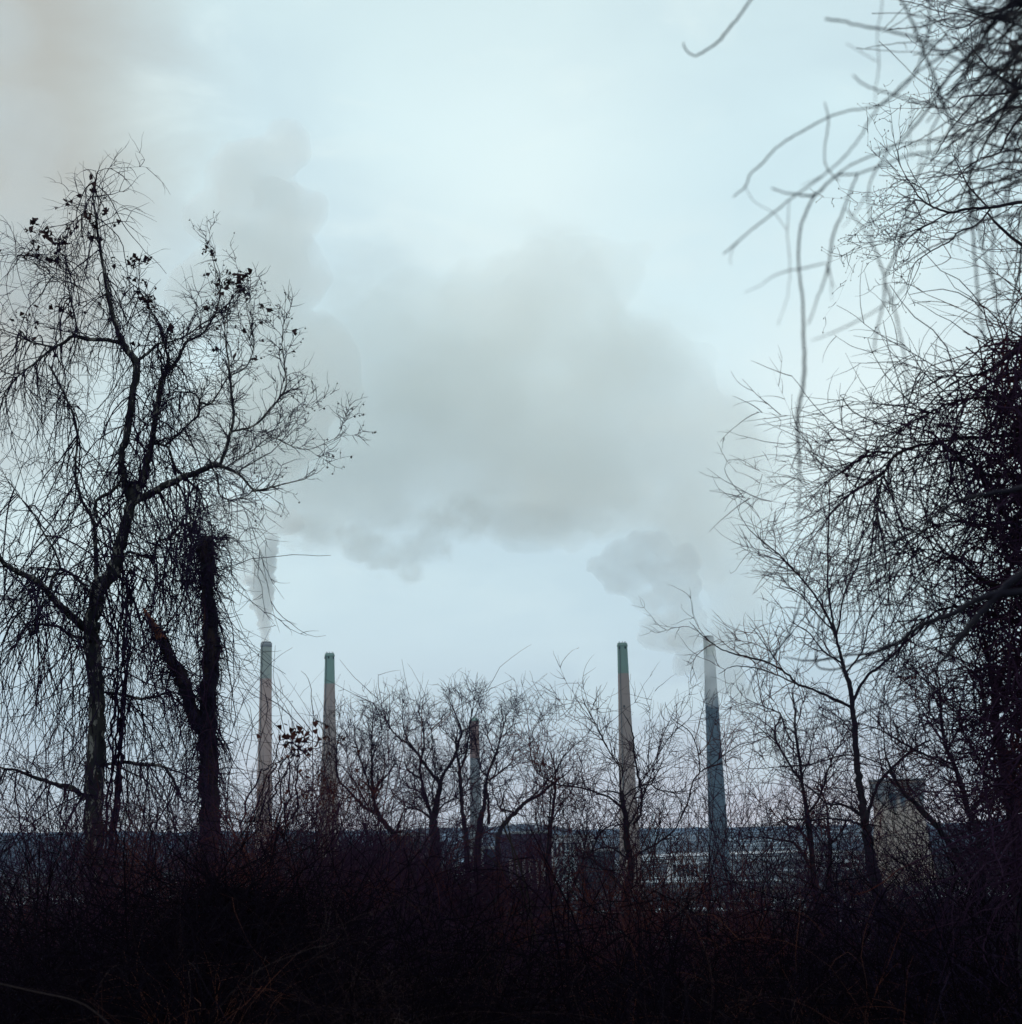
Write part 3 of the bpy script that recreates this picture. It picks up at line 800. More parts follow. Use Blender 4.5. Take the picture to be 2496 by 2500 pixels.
seedm = material('seed_balls', (0.022, 0.016, 0.018), 0.95)
# ------------------------------------------------------------------ big vine-hung sycamore on the left
A = Tree('sycamore_tree', 32, 'tall mottled sycamore draped in hanging vines, filling the left side', group=None, mat=sycamore, base_px=(235, 2300))
A.limb('c2', '520,2500,100 495,1900,92 500,1500,98 515,1200,82 505,1000,80 495,850,80 480,720,85 500,600,78 520,510,76 590,420,72 625,300,64 660,180,60 690,50,56 700,-50,54', 'trunk', 12, dy=0.5)
for c, t, d in [
    ('c1', '690,1880,46 650,1750,36 640,1650,36 670,1500,42 700,1300,42 715,1150,42 650,1050,36 600,920,30 570,800,25 550,680,20 530,560,17 510,420,14 490,260,8 515,150,4', -1.5),
    ('c1', '700,1860,44 770,1700,42 800,1550,36 830,1350,30 860,1220,25 930,1140,20 980,1040,16 1060,1000,12 1130,890,9 1155,760,7 1120,620,4 1110,560,3', 1.5),
    ('c1', '720,1140,18 790,1090,16 830,1050,13 950,1020,10 1150,880,8 1230,800,5 1290,700,3', None),
    ('c1', '885,1190,18 885,1130,15 860,1030,12 830,950,10 790,870,8 730,770,6 640,690,4', None),
    ('c1', '700,1880,48 780,1840,40 870,1790,38 960,1750,34 1060,1710,32 1110,1685,30 1160,1690,22 1250,1730,14 1290,1770,12 1340,1815,12 1420,1800,9 1500,1780,7 1580,1760,5 1660,1725,3 1700,1690,2', -2.0),
    ('c1', '1150,1690,20 1180,1620,18 1200,1540,16 1225,1440,15 1215,1330,14 1205,1200,12 1190,1080,9 1180,960,6 1200,860,3', None),
    ('c1', '1215,1510,12 1330,1480,12 1400,1410,11 1460,1340,10 1500,1270,9 1490,1150,7 1480,1030,5 1495,830,2', None),
    ('c1', '1110,1695,10 1140,1740,9 1150,1830,8 1200,1865,7 1280,1850,6 1340,1810,6', None),
    ('c1', '1180,1700,9 1330,1600,7 1420,1540,5 1520,1580,5 1620,1600,4 1740,1550,3 1790,1520,2', None),
    ('c1', '1240,1720,8 1360,1650,6 1450,1590,5 1560,1440,3 1640,1330,2', None),
    ('c1', '1220,1210,9 1290,1170,7 1330,1060,6 1300,900,4 1280,760,3', None),
    ('c1', '800,1560,20 880,1590,14 900,1640,14 920,1690,12 940,1730,12', 0.2),
    ('c1', '870,1580,14 930,1530,12 990,1470,10 1040,1420,14 1050,1360,14 1100,1365,10 1150,1300,8 1195,1220,6', None),
    ('c1', '1050,1365,9 1020,1310,7 930,1300,6 860,1320,6', None),
    ('c1', '858,1250,9 850,1180,8 845,1090,5 880,1000,3', None),
    ('c1', '650,1050,26 560,1030,22 460,1025,22 390,1010,20 330,1050,17 270,1080,15 200,1140,12 100,1220,8 0,1340,5', None),
    ('c1', '290,1070,12 160,1035,10 120,990,8 100,975,5', None),
    ('c1', '210,1050,7 110,1022,5 60,1005,2', None),
    ('c2', '510,520,30 505,330,24 500,200,20 470,110,17 430,40,15 400,-60,15 400,-170,14 410,-280,13 390,-390,12 350,-490,12 300,-590,12 260,-660,10', None),
    ('c1', '415,1000,8 390,880,7 360,750,6 350,640,5 355,580,3', None),
    ('c1', '350,725,5 290,700,5 240,655,4 120,600,3 88,585,2', None),
    ('c1', '540,600,5 520,545,4 470,480,3', None),
    ('c1', '520,400,7 470,370,6 420,380,5 350,450,3 300,510,2', None),
    ('c2', '460,720,44 340,620,40 270,540,36 200,470,34 100,420,30 30,380,26 0,340,22 -60,270,20', -3),
    ('c2', '440,765,18 370,750,15 320,710,15 270,700,14 210,695,14 180,740,12 100,640,9 60,600,6', None),
    ('c2', '180,735,14 215,620,14 240,560,12', None),
    ('c2', '265,510,15 280,450,12 315,400,12 290,310,10 240,230,9 170,100,7 100,20,5 60,-60,3', None),
    ('c2', '610,380,22 670,320,16 720,325,16 800,345,18 830,260,14 900,240,12 960,140,9 1000,90,6', None),
    ('c2', '640,410,10 690,420,9 760,460,10 810,465,8 830,435,8 880,440,7 960,470,6 1050,400,4', None),
    ('c2', '1010,-100,8 1045,0,7 1040,110,6 1000,190,7 1005,260,4', None),
    ('c2', '900,230,7 1000,208,6 1130,205,4 1250,250,3', None),
    ('c2', '450,1610,26 380,1550,27 300,1530,20 180,1490,18 100,1460,14 0,1440,10 -80,1400,8', None),
    ('c2', '540,1430,16 650,1415,18 750,1425,18 850,1435,16 900,1490,14 940,1570,10', None),
    ('c2', '540,1050,14 640,1055,14 720,1080,16 800,1075,14 850,1060,12 900,1040,8', None),
    ('c2', '690,1080,10 680,1130,9 700,1160,5', None),
    ('c2', '505,140,24 510,50,20 590,0,18 640,-60,14', None),
    ('c2', '500,560,14 380,430,11 250,400,9 140,405,6 40,450,4', None)]:
    A.limb(c, t, dy=d, sides=8)
SA = A.strands()
hang = (0, 0, -0.10)
# upright, upcurving fruit-bearing twigs on the right side and top; drooping tangle on the left
w = SA[0].mean(1)
tbA = Tubes()
right = np.array([P(1500 / 2.143, 1300, 32)[0]])
pxs = w[:, 0] * F / w[:, 1] + 1248
selr = (pxs > 330); sel_l = (pxs < 480)
SR = tuple(a[selr & (SA[2].mean(1) < 0.13)] for a in SA); SL = tuple(a[sel_l] for a in SA)
a1 = crown_on(A, SR, 230, 900, 1100, (0.25, .85), (0.2, .6), (0.12, 0.4), .015, (0, 0, 0.07), (0, 0, 0.05), twig, lean=(0.15, 0, 0.25), parent=False, tb=tbA)
a2 = crown_on(A, SL, 400, 1700, 2200, (0.5, 1.3), (0.35, .9), (0.2, .6), .014, (0, 0, -0.05), (0, 0, -0.09), twig, parent=False, tb=tbA)
tips = tuple(a[SA[2].mean(1) < 0.035] for a in SA)
a3 = crown_on(A, tips, 170, 560, 600, (0.3, .75), (0.2, 0.55), (0.12, .35), .012, (0, 0, 0.05), (0, 0, 0.03), twig, lean=(0, 0, 0.3), parent=False, tb=tbA)
tbA.build('crown', twig, A.root, kind='stuff')
def ends(S, n, lo=0.6):
    p, d, r = spawn(S, n, lo, 1.0); return p
e = np.concatenate([ends(a1[2], 420), ends(a3[2], 130)])
blobs(e + rng.normal(size=e.shape) * .01 - [0, 0, .03], rng.uniform(.018, .028, len(e)), seedm, 'seed_balls', A.root)
zt = P(300, 760, 32)[2]
e = ends(a3[1], 3000); e = e[e[:, 2] > zt + rng.uniform(-1.2, 1.0, len(e))][:400]
cl = np.concatenate([q + rng.normal(size=(3, 3)) * .05 for q in e[:120]] + [e[120:220]])
leaves(cl, rng.uniform(.06, .115, len(cl)), leafm, 'leaves', A.root)

# vines hanging from its limbs
def curtain(name, label, S, n, length, r, mat, droop=0.30, side=0.10, K=12, cat='vine', branch=1.2, group='vines hanging from the trees', fine=(.25, .9), wig=.17):
    reseed(label)
    tb = Tubes()
    p, d, _ = spawn(S, n, 0, 1, (40, 90))
    d = d * .6 + np.array([0, 0, -.5])
    X = grow(p, d, rng.uniform(*length, n), r * rng.uniform(.6, 1.3, n), K, wig, (0, 0, -droop), 0.09)
    tb.add(X[0], X[2], 3)
    m = int(n * branch)
    p, d, _ = spawn(X, m, .1, .95, (15, 60))
    Y_ = grow(p, d, rng.uniform(length[0] * .25, length[1] * .45, m), r * .6, 7, wig * 1.4, (0, 0, -droop * .6), 0.10)
    tb.add(Y_[0], Y_[2], 3)
    m2 = int(m * 1.6)
    p, d, _ = spawn(Y_, m2, .1, 1, (30, 80))
    Z_ = grow(p, d, rng.uniform(*fine, m2) * .7, r * .42, 4, .2, (0, 0, -.05), .12)
    tb.add(Z_[0], Z_[2], 3)
    o = tb.build(name, mat, None, cat=cat, label=label, group=group)
    return X, o
lowS = tuple(a[(w[:, 2] < P(200, 1000, 32)[2]) & (pxs < 470)] for a in SA)
upS = tuple(a[(w[:, 2] >= P(200, 1050, 32)[2]) & (pxs < 420)] for a in SA)
midS = tuple(a[(pxs > 230) & (pxs < 560) & (SA[2].mean(1) < 0.2)] for a in SA)
curtain('hanging_vine', 'long dark vines streaming down from the lower left limbs of the sycamore', lowS, 420, (2.0, 5.5), .017, vinem, branch=1.5)
curtain('hanging_vine', 'drooping vine curtain in the upper left crown of the sycamore', upS, 210, (0.8, 3.2), .014, vinem, branch=1.8)
curtain('hanging_vine', 'thinner trailing vines between the sycamore trunk and its right-hand limbs', midS, 90, (0.5, 2.0), .012, vinem, branch=1.8)
# rope-thick vines pressed along the trunk
tb = Tubes()
for k in range(9):
    x0 = rng.uniform(-1, 1)
    a = path('c2', '%d,2300,14 %d,1900 %d,1500 %d,1200 %d,900 %d,600 %d,400,7' % tuple(int(v) for v in (560 + 40 * x0, 560 + 50 * x0, 600 + 40 * x0, 610 + 40 * x0, 640 + 40 * x0, 660 + 30 * x0, 690 + 30 * x0)))
    C = catmull(a, 6); Wk = np.array([P(q[0], q[1], 31.6 + .5 * rng.random()) for q in C]) + rng.normal(size=(len(C), 3)) * .035
    tb.add(Wk, C[:, 2] / 2 * 32 / F * rng.uniform(.5, 1.1), 5)
tb.build('climbing_vine', vinem, None, cat='vine', label='rope-like vines climbing beside the right edge of the sycamore trunk')

# ------------------------------------------------------------------ broken, vine-wrapped snag
B = Tree('dead_tree', 28, 'broken dead trunk wrapped in vines, its torn red branch pointing up left', mat=ivybark, base_px=(510, 2200))
B.limb('c2', '1110,2300,110 1100,1750,98 1095,1400,96 1090,1250,88 1100,1000,82 1110,700,82 1090,550,66 1090,400,72 1080,290,84 1080,262,66', 'trunk', 14, dy=0)
B.limb('c2', '1070,1250,85 1000,1120,72 960,980,78 900,880,62 850,770,52', 'limb', 12, dy=-.6)
B.limb('c2', '850,775,50 820,725,42 800,690,34 775,645,22 757,612,6', 'torn_branch', 10, mat=rotten, dy=-.3, label='torn reddish broken branch end')
SB = B.strands(K=6)
XB, _ = curtain('vine_tangle', 'shaggy vine tangle spilling down both sides of the broken trunk', SB, 260, (0.4, 1.4), .012, vinem, droop=.26, branch=2.2, group=None, wig=.16)
top = P(505, 1330, 28)
n = 75
X = grow(top + rng.normal(size=(n, 3)) * [.28, .25, .15], norm(rng.normal(size=(n, 3)) + [0, 0, .8]), rng.uniform(.4, 1.6, n), .009, 12, .12, (0, 0, -.22), .08)
tb = Tubes().add(X[0], X[2], 3)
p, d, _ = spawn(X, 500, .1, 1, (30, 70)); Z = grow(p, d, rng.uniform(.2, .8, 500), .006, 4, .2, (0, 0, -.06), .1); tb.add(Z[0], Z[2], 3)
tb.build('vine_tangle', vinem, None, cat='vine', label='umbrella of drooping vines over the broken top of the dead trunk')
# ivy mass thickening the forks
n = 700
p, d, _ = spawn(SB, n, 0, 1, (60, 90)); off = np.array(d) * .16
X = grow(p + off, norm(rng.normal(size=(n, 3)) * [1, 1, .7]), rng.uniform(.2, .7, n), .013, 6, .3, (0, 0, -.12), .2)
Tubes().add(X[0], X[2], 3).build('matted_ivy', vinem, B.root, kind='stuff')
# ------------------------------------------------------------------ bare trees in the middle distance
def midtree(label, Y, base, trunk, limbs, n=(260, 1300, 2200), l=((.45, 1.4), (.35, 1.0), (.25, .7)), r=.027, lean=(0, 0, .35), group='bare trees on the slope in the middle', name='bare_tree', crop='c3', mat=bark, up=.06, tmat=None):
    t = Tree(name, Y, label, mat=mat, base_px=base, group=group, wscale=1.15)
    t.limb(crop, trunk, 'trunk', 8, dy=0)
    for q in limbs: t.limb(crop, q, sides=6)
    S = t.strands()
    crown_on(t, S, int(n[0] * .55), int(n[1] * .42), int(n[2] * .36), l[0], l[1], l[2], r * .8, (0, 0, up), (0, 0, up * .6), tmat or twig, lean=lean, wig=.14, curl=.05)
    return t
midtree('leaning bare tree just right of the second chimney, its crown spread low and wide', 66, (950, 2100), '800,1300,34 740,1220,30 640,1100,30 600,1020,26 580,900,15 575,750,12 575,620,9 578,480,6 585,390,3',
        ['620,1060,18 540,1030,20 440,930,16 350,830,12 335,700,8 350,560,5 380,490,2', '600,1000,12 520,760,8 480,640,6 455,480,4 470,440,2', '600,960,10 650,850,8 660,700,6 640,560,4 650,480,2',
         '590,900,8 680,800,6 740,700,4 800,650,2', '450,945,10 380,960,8 280,900,6 180,860,4', '575,700,6 620,560,4 640,470,2', '740,1210,14 760,1120,10 800,1040,7 900,1010,4', '560,1030,9 480,880,6 420,760,4 400,600,2'], n=(320, 1700, 2600))
midtree('tall forked bare tree with a thick dark trunk, just left of the capped chimney', 70, (1062, 2100), '1000,1350,74 1000,1250,66 990,1120,52 1005,1010,34 1025,920,30 1032,850,28 980,800,19 910,700,18 850,620,14 770,560,10 700,490,8 680,420,4',
        ['1035,860,22 1060,790,18 1110,720,18 1140,650,18 1160,570,16 1180,510,12 1150,430,8 1110,330,6 1080,270,3', '990,1100,26 950,1000,20 910,850,18 900,750,14 925,600,10 915,450,8 880,370,4',
         '905,830,12 820,770,10 790,720,7 720,700,4 660,705,2', '1180,510,8 1230,480,6 1250,380,5 1300,280,3', '860,630,9 800,530,7 780,400,5 785,330,2', '1150,600,8 1060,500,5 1020,450,3', '990,1080,16 1060,1000,10 1130,960,6 1200,880,3',
         '980,1100,16 900,1040,12 800,1010,8 740,940,4', '1000,1000,14 980,900,10 1000,780,6 980,600,3', '930,730,7 980,600,5 975,480,3', '1120,700,8 1180,660,6 1240,640,3', '980,1090,18 930,940,10 820,880,6 770,800,3'], n=(420, 2300, 3600))
midtree('slender single-trunk bare tree standing left against the capped chimney', 62, (1135, 2100), '1215,1320,30 1205,1200,28 1185,1050,25 1175,950,22 1168,770,19 1150,680,12 1140,600,8 1150,500,5',
        ['1165,775,14 1200,690,14 1225,560,10 1232,470,7 1262,310,4 1275,260,2', '1170,800,7 1120,760,5 1080,740,3', '1225,570,6 1190,440,4 1190,290,2', '1180,900,6 1240,820,4 1300,800,2'], n=(130, 600, 900))
midtree('wide many-limbed bare tree close right of the capped chimney', 68, (1190, 2100), '560,1800,80 600,1450,62 640,1280,44 650,1150,36 665,1020,30 690,890,26 770,700,26 800,600,18 830,500,14 870,350,10 905,220,7 930,100,3',
        ['680,930,22 600,860,14 570,700,10 545,560,8 535,380,6 560,250,3', '770,690,14 700,520,12 680,400,9 740,260,6 830,180,3', '690,1500,36 695,1350,30 685,1200,26 665,1080,22', '700,1000,20 770,900,16 790,760,10', '730,970,14 860,860,14 960,780,10 1000,660,8 1170,550,5 1250,500,2',
         '840,480,9 940,400,7 1000,260,4 1060,180,2', '800,620,10 900,560,8 960,400,5 990,180,3', '750,1080,10 860,1040,8 960,950,6 1060,880,3', '690,870,8 740,780,6 700,650,4 640,560,2', '680,420,5 640,280,3 660,170,2'], crop='c9', n=(210, 1000, 1500))
midtree('bare tree whose double trunk leans far to the right, right of the capped chimney', 60, (1210, 2100), '800,1700,60 830,1560,50 900,1470,48 1000,1370,40 1150,1230,34 1300,1150,30 1440,1030,22 1540,960,15 1640,880,10 1700,800,6',
        ['1000,1360,16 900,1340,16 830,1320,18 790,1230,14 740,1100,10 750,980,7 800,900,3', '830,1300,16 870,1210,15 870,1130,12 940,1060,6 980,980,3', '1150,1230,14 1240,1130,10 1260,1000,7 1200,880,3', '1300,1150,12 1380,1000,9 1380,880,6 1330,760,3', '1010,1360,8 1100,1400,6 1200,1390,3'], crop='c9', n=(50, 200, 240))
# thinner spiky young growth between the middle and the wide-based chimney
sap = [('leafless young tree with three straight upright shoots, right of the middle trees', 34, (1330, 2160), '1750,1700,26 1760,1400,22 1780,1150,18 1800,950,16 1810,820,12 1790,700,8 1755,620,5',
        ['1800,850,9 1700,800,7 1650,700,6 1640,600,5 1660,510,4 1715,410,3 1750,400,2', '1790,760,7 1700,700,5 1690,620,4 1710,480,3 1725,345,2', '1700,800,6 1725,680,5 1755,560,4 1758,420,2', '1800,830,10 1840,720,8 1900,640,6 1990,560,4 2060,480,2',
         '1790,800,9 1700,900,8 1600,1000,6 1500,1100,4', '1800,900,8 1880,860,7 1960,860,5 2100,800,3', '1770,1150,10 1850,1000,8 1920,900,5 1990,700,3'])]
for a in sap:
    midtree(a[0], a[1], a[2], a[3], a[4], n=(110, 500, 700), l=((.2, .7), (.15, .5), (.1, .3)), r=.011, lean=(0, 0, .3), group=None, tmat=redtwig, name='young_tree', mat=bark)

# ------------------------------------------------------------------ crooked shrub-tree in front of the wide-based chimney
E = Tree('crooked_tree', 24, 'crooked dark young tree with arching branches, in front of the wide-based green-topped chimney', mat=bark, base_px=(1548, 2350), wscale=1.25)
E.limb('c4', '810,2200,64 800,2000,60 770,1800,56 740,1600,50 768,1400,46 770,1280,44 735,1100,40 735,950,34 712,850,30 702,780,30 690,745,20', 'trunk', 10, dy=0)
for q in ['700,765,12 640,745,10 580,742,7 500,760,4', '712,880,15 620,800,12 500,750,12 380,715,11 270,700,9 150,690,8 40,740,5', '705,790,12 800,720,10 920,690,9 1000,735,8 1130,745,6 1220,740,3',
          '790,1000,15 845,930,14 855,780,13 830,620,12 800,450,11 790,320,9 770,230,7 710,120,3', '835,680,8 900,600,7 980,470,7 1060,340,6 1130,260,6 1180,220,5 1250,150,2', '765,1270,14 850,1220,13 960,1160,12 1060,1090,11 1130,1020,9 1220,820,9 1260,660,9 1310,590,9 1300,450,8 1270,340,7 1220,260,6 1150,210,5 1080,150,4 1040,40,2',
          '1310,590,8 1400,540,7 1500,460,6 1620,380,5 1780,340,4', '765,1290,14 650,1200,12 560,1180,10 440,1230,7', '690,760,9 680,560,8 620,460,8 560,340,7 500,220,6 440,120,5 395,0,3', '620,450,6 590,410,6 500,240,5 380,70,4 330,10,2', '700,640,6 700,560,5 640,470,3 560,400,2',
          '738,1560,26 660,1440,22 560,1350,20 480,1280,16 380,1250,10', '740,960,10 790,800,8 880,640,6 900,520,4 890,400,2', '735,1050,12 830,880,9 900,700,7 960,640,4', '850,780,7 920,640,5 910,480,4 920,200,2', '760,1420,12 860,1330,9 950,1180,6 1010,980,4 1040,700,2']:
    E.limb('c4', q, sides=6)
S = E.strands()
crown_on(E, tuple(a[S[2].mean(1) < .09] for a in S), 150, 480, 500, (.25, 1.0), (.2, .6), (.1, .35), .0085, (0, 0, .05), (0, 0, .03), redtwig, lean=(0, 0, .25), curl=.06)
E2 = Tree('crooked_tree', 22, 'thin leaning tree low between the middle trees and the crooked tree', mat=bark, base_px=(1362, 2350))
E2.limb('c4', '210,2100,44 200,1750,36 160,1600,28 120,1450,22 112,1300,18 130,1000,13 150,700,9 170,610,7 230,500,4 250,470,2', 'trunk', 8, dy=0)
for q in ['205,1800,26 270,1650,26 330,1480,22 390,1300,18 470,1200,15 540,1060,12 640,1000,8 720,960,4', '120,1300,10 60,1100,8 20,900,5', '130,1000,8 240,900,6 330,760,4', '150,750,6 90,640,5 60,500,3 90,100,1.5', '390,1300,9 420,1100,7 430,900,5 500,700,3']:
    E2.limb('c4', q, sides=6)
crown_on(E2, E2.strands(), 120, 600, 900, (.2, .8), (.15, .5), (.1, .3), .008, (0, 0, .05), (0, 0, .03), redtwig, lean=(0, 0, .2), curl=.08)
# ------------------------------------------------------------------ slim trees in front of the cooling tower
Fm = Tree('slender_tree', 20, 'slender dark tree rising past the left edge of the cooling tower, forked at the top', mat=bark, base_px=(2160, 2420), wscale=1.15)
Fm.limb('c7', '1000,2000,96 985,1700,92 960,1450,88 930,1250,74 890,1050,60 870,900,56 850,800,50 820,600,42 800,400,38 790,200,34 770,50,32 750,-90,28 720,-180,24 700,-260,20 680,-340,17 663,-407,14', 'trunk', 10, dy=0)
for c, q in [('c6', '950,1410,14 920,1340,12 870,1240,11 800,1140,9 720,1050,8 640,970,7 570,910,6 500,850,4 435,765,2'), ('c6', '945,1400,12 930,1330,10 910,1200,9 900,1080,8 905,900,7 910,700,5 905,560,3'),
             ('c6', '947,1395,10 965,1320,9 975,1230,8 1010,1130,8 1060,1020,7 1090,900,4'), ('c6', '1030,1745,16 1100,1620,14 1200,1540,13 1280,1460,12 1330,1380,9 1400,1250,5'),
             ('c6', '1022,1770,14 920,1720,12 800,1670,10 740,1650,10 680,1590,9 590,1540,8 480,1510,8 370,1480,6 300,1440,5 240,1390,4 178,1325,2'), ('c6', '680,1595,7 600,1480,5 540,1400,4 490,1330,2'),
             ('c6', '940,1380,8 850,1290,7 760,1180,5 700,1140,4 690,1000,2'), ('c6', '740,1650,8 600,1590,6 480,1560,5 400,1560,4 330,1600,2'), ('c6', '640,975,5 560,920,4 550,830,2'),
             ('c7', '870,830,22 910,680,20 960,570,18 1060,460,16 1190,350,14 1300,290,9'), ('c7', '840,810,22 780,760,20 700,725,14 600,720,12 520,640,10 400,560,6 300,540,3'), ('c7', '850,870,18 750,835,14 620,820,10 500,830,9 330,830,6 200,900,3'),
             ('c7', '800,400,10 700,395,8 500,455,7 350,470,5 0,490,3'), ('c7', '800,390,9 940,440,7 1010,470,5 1100,520,3'), ('c6', '975,1540,9 880,1480,7 800,1380,5 700,1320,3'), ('c6', '990,1600,8 1080,1480,7 1120,1330,5 1200,1200,3')]:
    Fm.limb(c, q, sides=6)
S = Fm.strands()
crown_on(Fm, tuple(a[S[2].mean(1) < .07] for a in S), 150, 560, 640, (.25, .9), (.18, .55), (.08, .28), .0075, (0, 0, .05), (0, 0, .03), redtwig, lean=(-.1, 0, .2), curl=.07)
def rtree(label, Y, base, trunk, limbs, n=(120, 600, 800), crop='c7', r=.008, name='slender_tree', lean=(0, 0, .25), group='slender trees on the right', l=((.25, 1.0), (.18, .6), (.08, .3)), ws=1.0):
    t = Tree(name, Y, label, mat=bark, base_px=base, group=group, wscale=ws * 1.15)
    t.limb(crop, trunk, 'trunk', 9, dy=0)
    for q in limbs: t.limb(crop, q, sides=6)
    S = t.strands()
    crown_on(t, tuple(a[S[2].mean(1) < .09] for a in S), int(n[0] * .6), int(n[1] * .45), int(n[2] * .4), l[0], l[1], l[2], r * 1.15, (0, 0, .04), (0, 0, .02), redtwig, lean=lean, curl=.08)
    return t
rtree('twin-stemmed tree with a bent-over left branch, just left of the cooling tower', 23, (1996, 2400), '620,1950,60 600,1750,56 540,1400,42 510,1200,38 500,1050,32 482,900,34 468,780,30 440,620,18 415,400,16 390,250,14 388,100,10 365,-60,5',
      ['440,520,9 480,430,8 500,300,6 570,120,3', '430,560,14 380,500,14 300,370,13 260,300,12 255,220,11 290,120,10 185,70,6 60,20,3', '290,120,10 330,230,9 380,330,6', '475,780,16 540,700,14 580,600,12 630,440,8 700,300,5 760,220,3', '500,1000,14 420,900,12 330,860,9 220,760,5', '510,1200,16 440,1060,16 370,980,14 250,960,10 150,940,5', '260,300,8 180,240,6 90,260,3'], n=(260, 1300, 1700))
rtree('straight thin tree second left of the cooling tower', 25, (2030, 2400), '660,1900,46 640,1650,40 620,1300,32 620,1000,24 610,850,15 600,740,10 560,600,7 540,400,3', ['620,1000,12 700,900,9 760,780,5', '615,900,10 540,860,8 480,760,4', '620,1250,12 730,1290,10 850,1350,6', '620,1100,10 560,1000,7 520,880,4'], n=(110, 500, 700))
rtree('long diagonal tree leaning left across the face of the cooling tower', 18, (2420, 2400), '1800,1600,60 1600,1250,36 1450,1020,34 1340,870,32 1220,740,26 1100,620,20 1030,480,14 990,350,9 985,200,4',
      ['1340,870,16 1250,800,14 1170,700,10 1080,600,7', '1130,650,12 1030,520,9 960,420,5', '1060,560,9 1180,560,7 1260,500,4', '1400,950,14 1560,900,10 1650,820,5'], n=(50, 180, 200))
rtree('dark tree with a long curved trunk right of the cooling tower', 17, (2400, 2400), '1700,1600,56 1650,1300,44 1625,950,36 1560,780,30 1500,560,26 1400,320,22 1372,150,18 1365,0,14 1350,-150,6',
      ['1480,510,14 1350,430,14 1200,360,14 1060,280,12 950,220,8 800,170,4', '1420,340,12 1500,200,10 1560,50,6', '1560,780,16 1660,650,14 1700,480,8', '1500,560,10 1400,600,8 1320,700,5', '1380,200,9 1280,100,7 1200,-40,4'], n=(200, 900, 1300))
rtree('thick dark trunk nearest the right edge', 13, (2480, 2450), '1930,1500,96 1900,1100,84 1850,800,72 1800,450,62 1740,200,46 1730,0,38 1700,-200,28 1650,-420,18', ['1800,450,30 1880,300,24 1920,100,16 2000,-100,8', '1740,200,20 1660,60,15 1640,-150,8', '1850,800,22 1960,640,16 2050,500,8', '1780,380,16 1690,250,12 1600,180,8 1480,130,4'], n=(240, 1000, 1400), r=.007)

# ------------------------------------------------------------------ vine-smothered tree at the right edge, branches arching left
K = Tree('vine_smothered_tree', 11, 'dense vine-smothered tree at the right edge with boughs arching left', mat=ivybark, base_px=(2585, 2400))
K.join = True
K.limb('s', '2640,2500,130 2600,2200,120 2570,1900,110 2560,1600,100 2545,1300,90 2530,1000,75 2540,800,55 2560,600,36 2585,400,22 2610,200,13 2600,0,5', 'trunk', 12, dy=0)
for c, q in [('c6', '1960,350,30 1860,345,24 1700,360,18 1600,365,16 1480,385,16 1380,405,16 1300,430,18 1240,470,17 1200,540,14 1130,590,12 1080,620,10 980,660,7 900,690,3'), ('c6', '1240,440,12 1120,440,10 1050,490,8 950,560,7 880,600,5 780,650,3 600,590,1.5'),
             ('c6', '2000,100,34 1850,150,26 1700,150,16 1550,180,12 1400,250,9 1250,330,6 1100,380,3'), ('c6', '2020,600,40 1880,560,30 1750,560,20 1600,480,14 1480,390,9'), ('c6', '1990,900,44 1880,820,36 1780,700,26 1700,560,18 1640,420,10 1560,330,5'),
             ('c6', '1980,700,36 1850,800,26 1700,820,18 1560,800,12 1400,850,9 1280,950,6 1180,1060,4'), ('c6', '2000,1100,44 1850,1150,30 1700,1100,20 1580,1000,14 1450,950,9 1300,960,6 1150,1010,3'), ('c6', '1990,-200,40 1880,-100,28 1760,0,18 1650,40,12 1520,40,8 1430,40,6 1380,-10,4'),
             ('c6', '1980,1350,44 1800,1300,28 1650,1250,18 1500,1260,12 1380,1330,7 1250,1400,4'), ('c6', '1200,545,9 1165,650,7 1160,780,5 1170,900,3'), ('c6', '1500,385,8 1620,470,7 1760,600,6'), ('c6', '1130,590,6 1020,560,5 950,540,4 870,500,3 735,285,1.5')]:
    K.limb(c, q, sides=7, dy=rng.uniform(-1.5, 1.0))
SK = K.strands()
left = np.array([-.45, 0, .05])
SK = SK
KP = SK[0].mean(1); kx = KP[:, 0] / KP[:, 1] * F + 1248
SKr = tuple(a[kx > 2120] for a in SK); SKl = tuple(a[kx <= 2120] for a in SK)
crown_on(K, SKl, 60, 90, 70, (.15, .6), (.08, .25), (.04, .15), .0045, (-.04, 0, -.03), (-.03, 0, -.02), redtwig, lean=(-.35, 0, .15), curl=.05, wig=.05, K=(11, 7, 5))
crown_on(K, SKr, 400, 800, 700, (.35, 1.15), (.2, .6), (.08, .3), .0064, (-.035, 0, -.035), (-.03, 0, -.02), redtwig, lean=(-.12, 0, -.05), curl=.11, wig=.07, K=(11, 7, 5))
XK, _ = curtain('hanging_vine', 'heavy dark vine curtain down the right edge', SKr, 300, (.4, 1.7), .0058, vinem, droop=.16, branch=1.8, wig=.12, fine=(.15, .6))
# solid tangle near its trunk
n = 1500
q = np.array([P(x, y, 11 + dy) for x, y, dy in zip(2496 - np.abs(rng.normal(size=n)) * 75 + 60, rng.uniform(820, 2150, n), rng.uniform(-1.2, 1.8, n))])
X = grow(q, norm(rng.normal(size=(n, 3)) + [0, 0, -.5]), rng.uniform(.3, 1.4, n), .0075, 8, .22, (0, 0, -.05), .16)
Tubes().add(X[0], X[2], 3).build('vine_tangle', redtwig, None, cat='vine', label='reddish black knot of vines packed against the right edge')

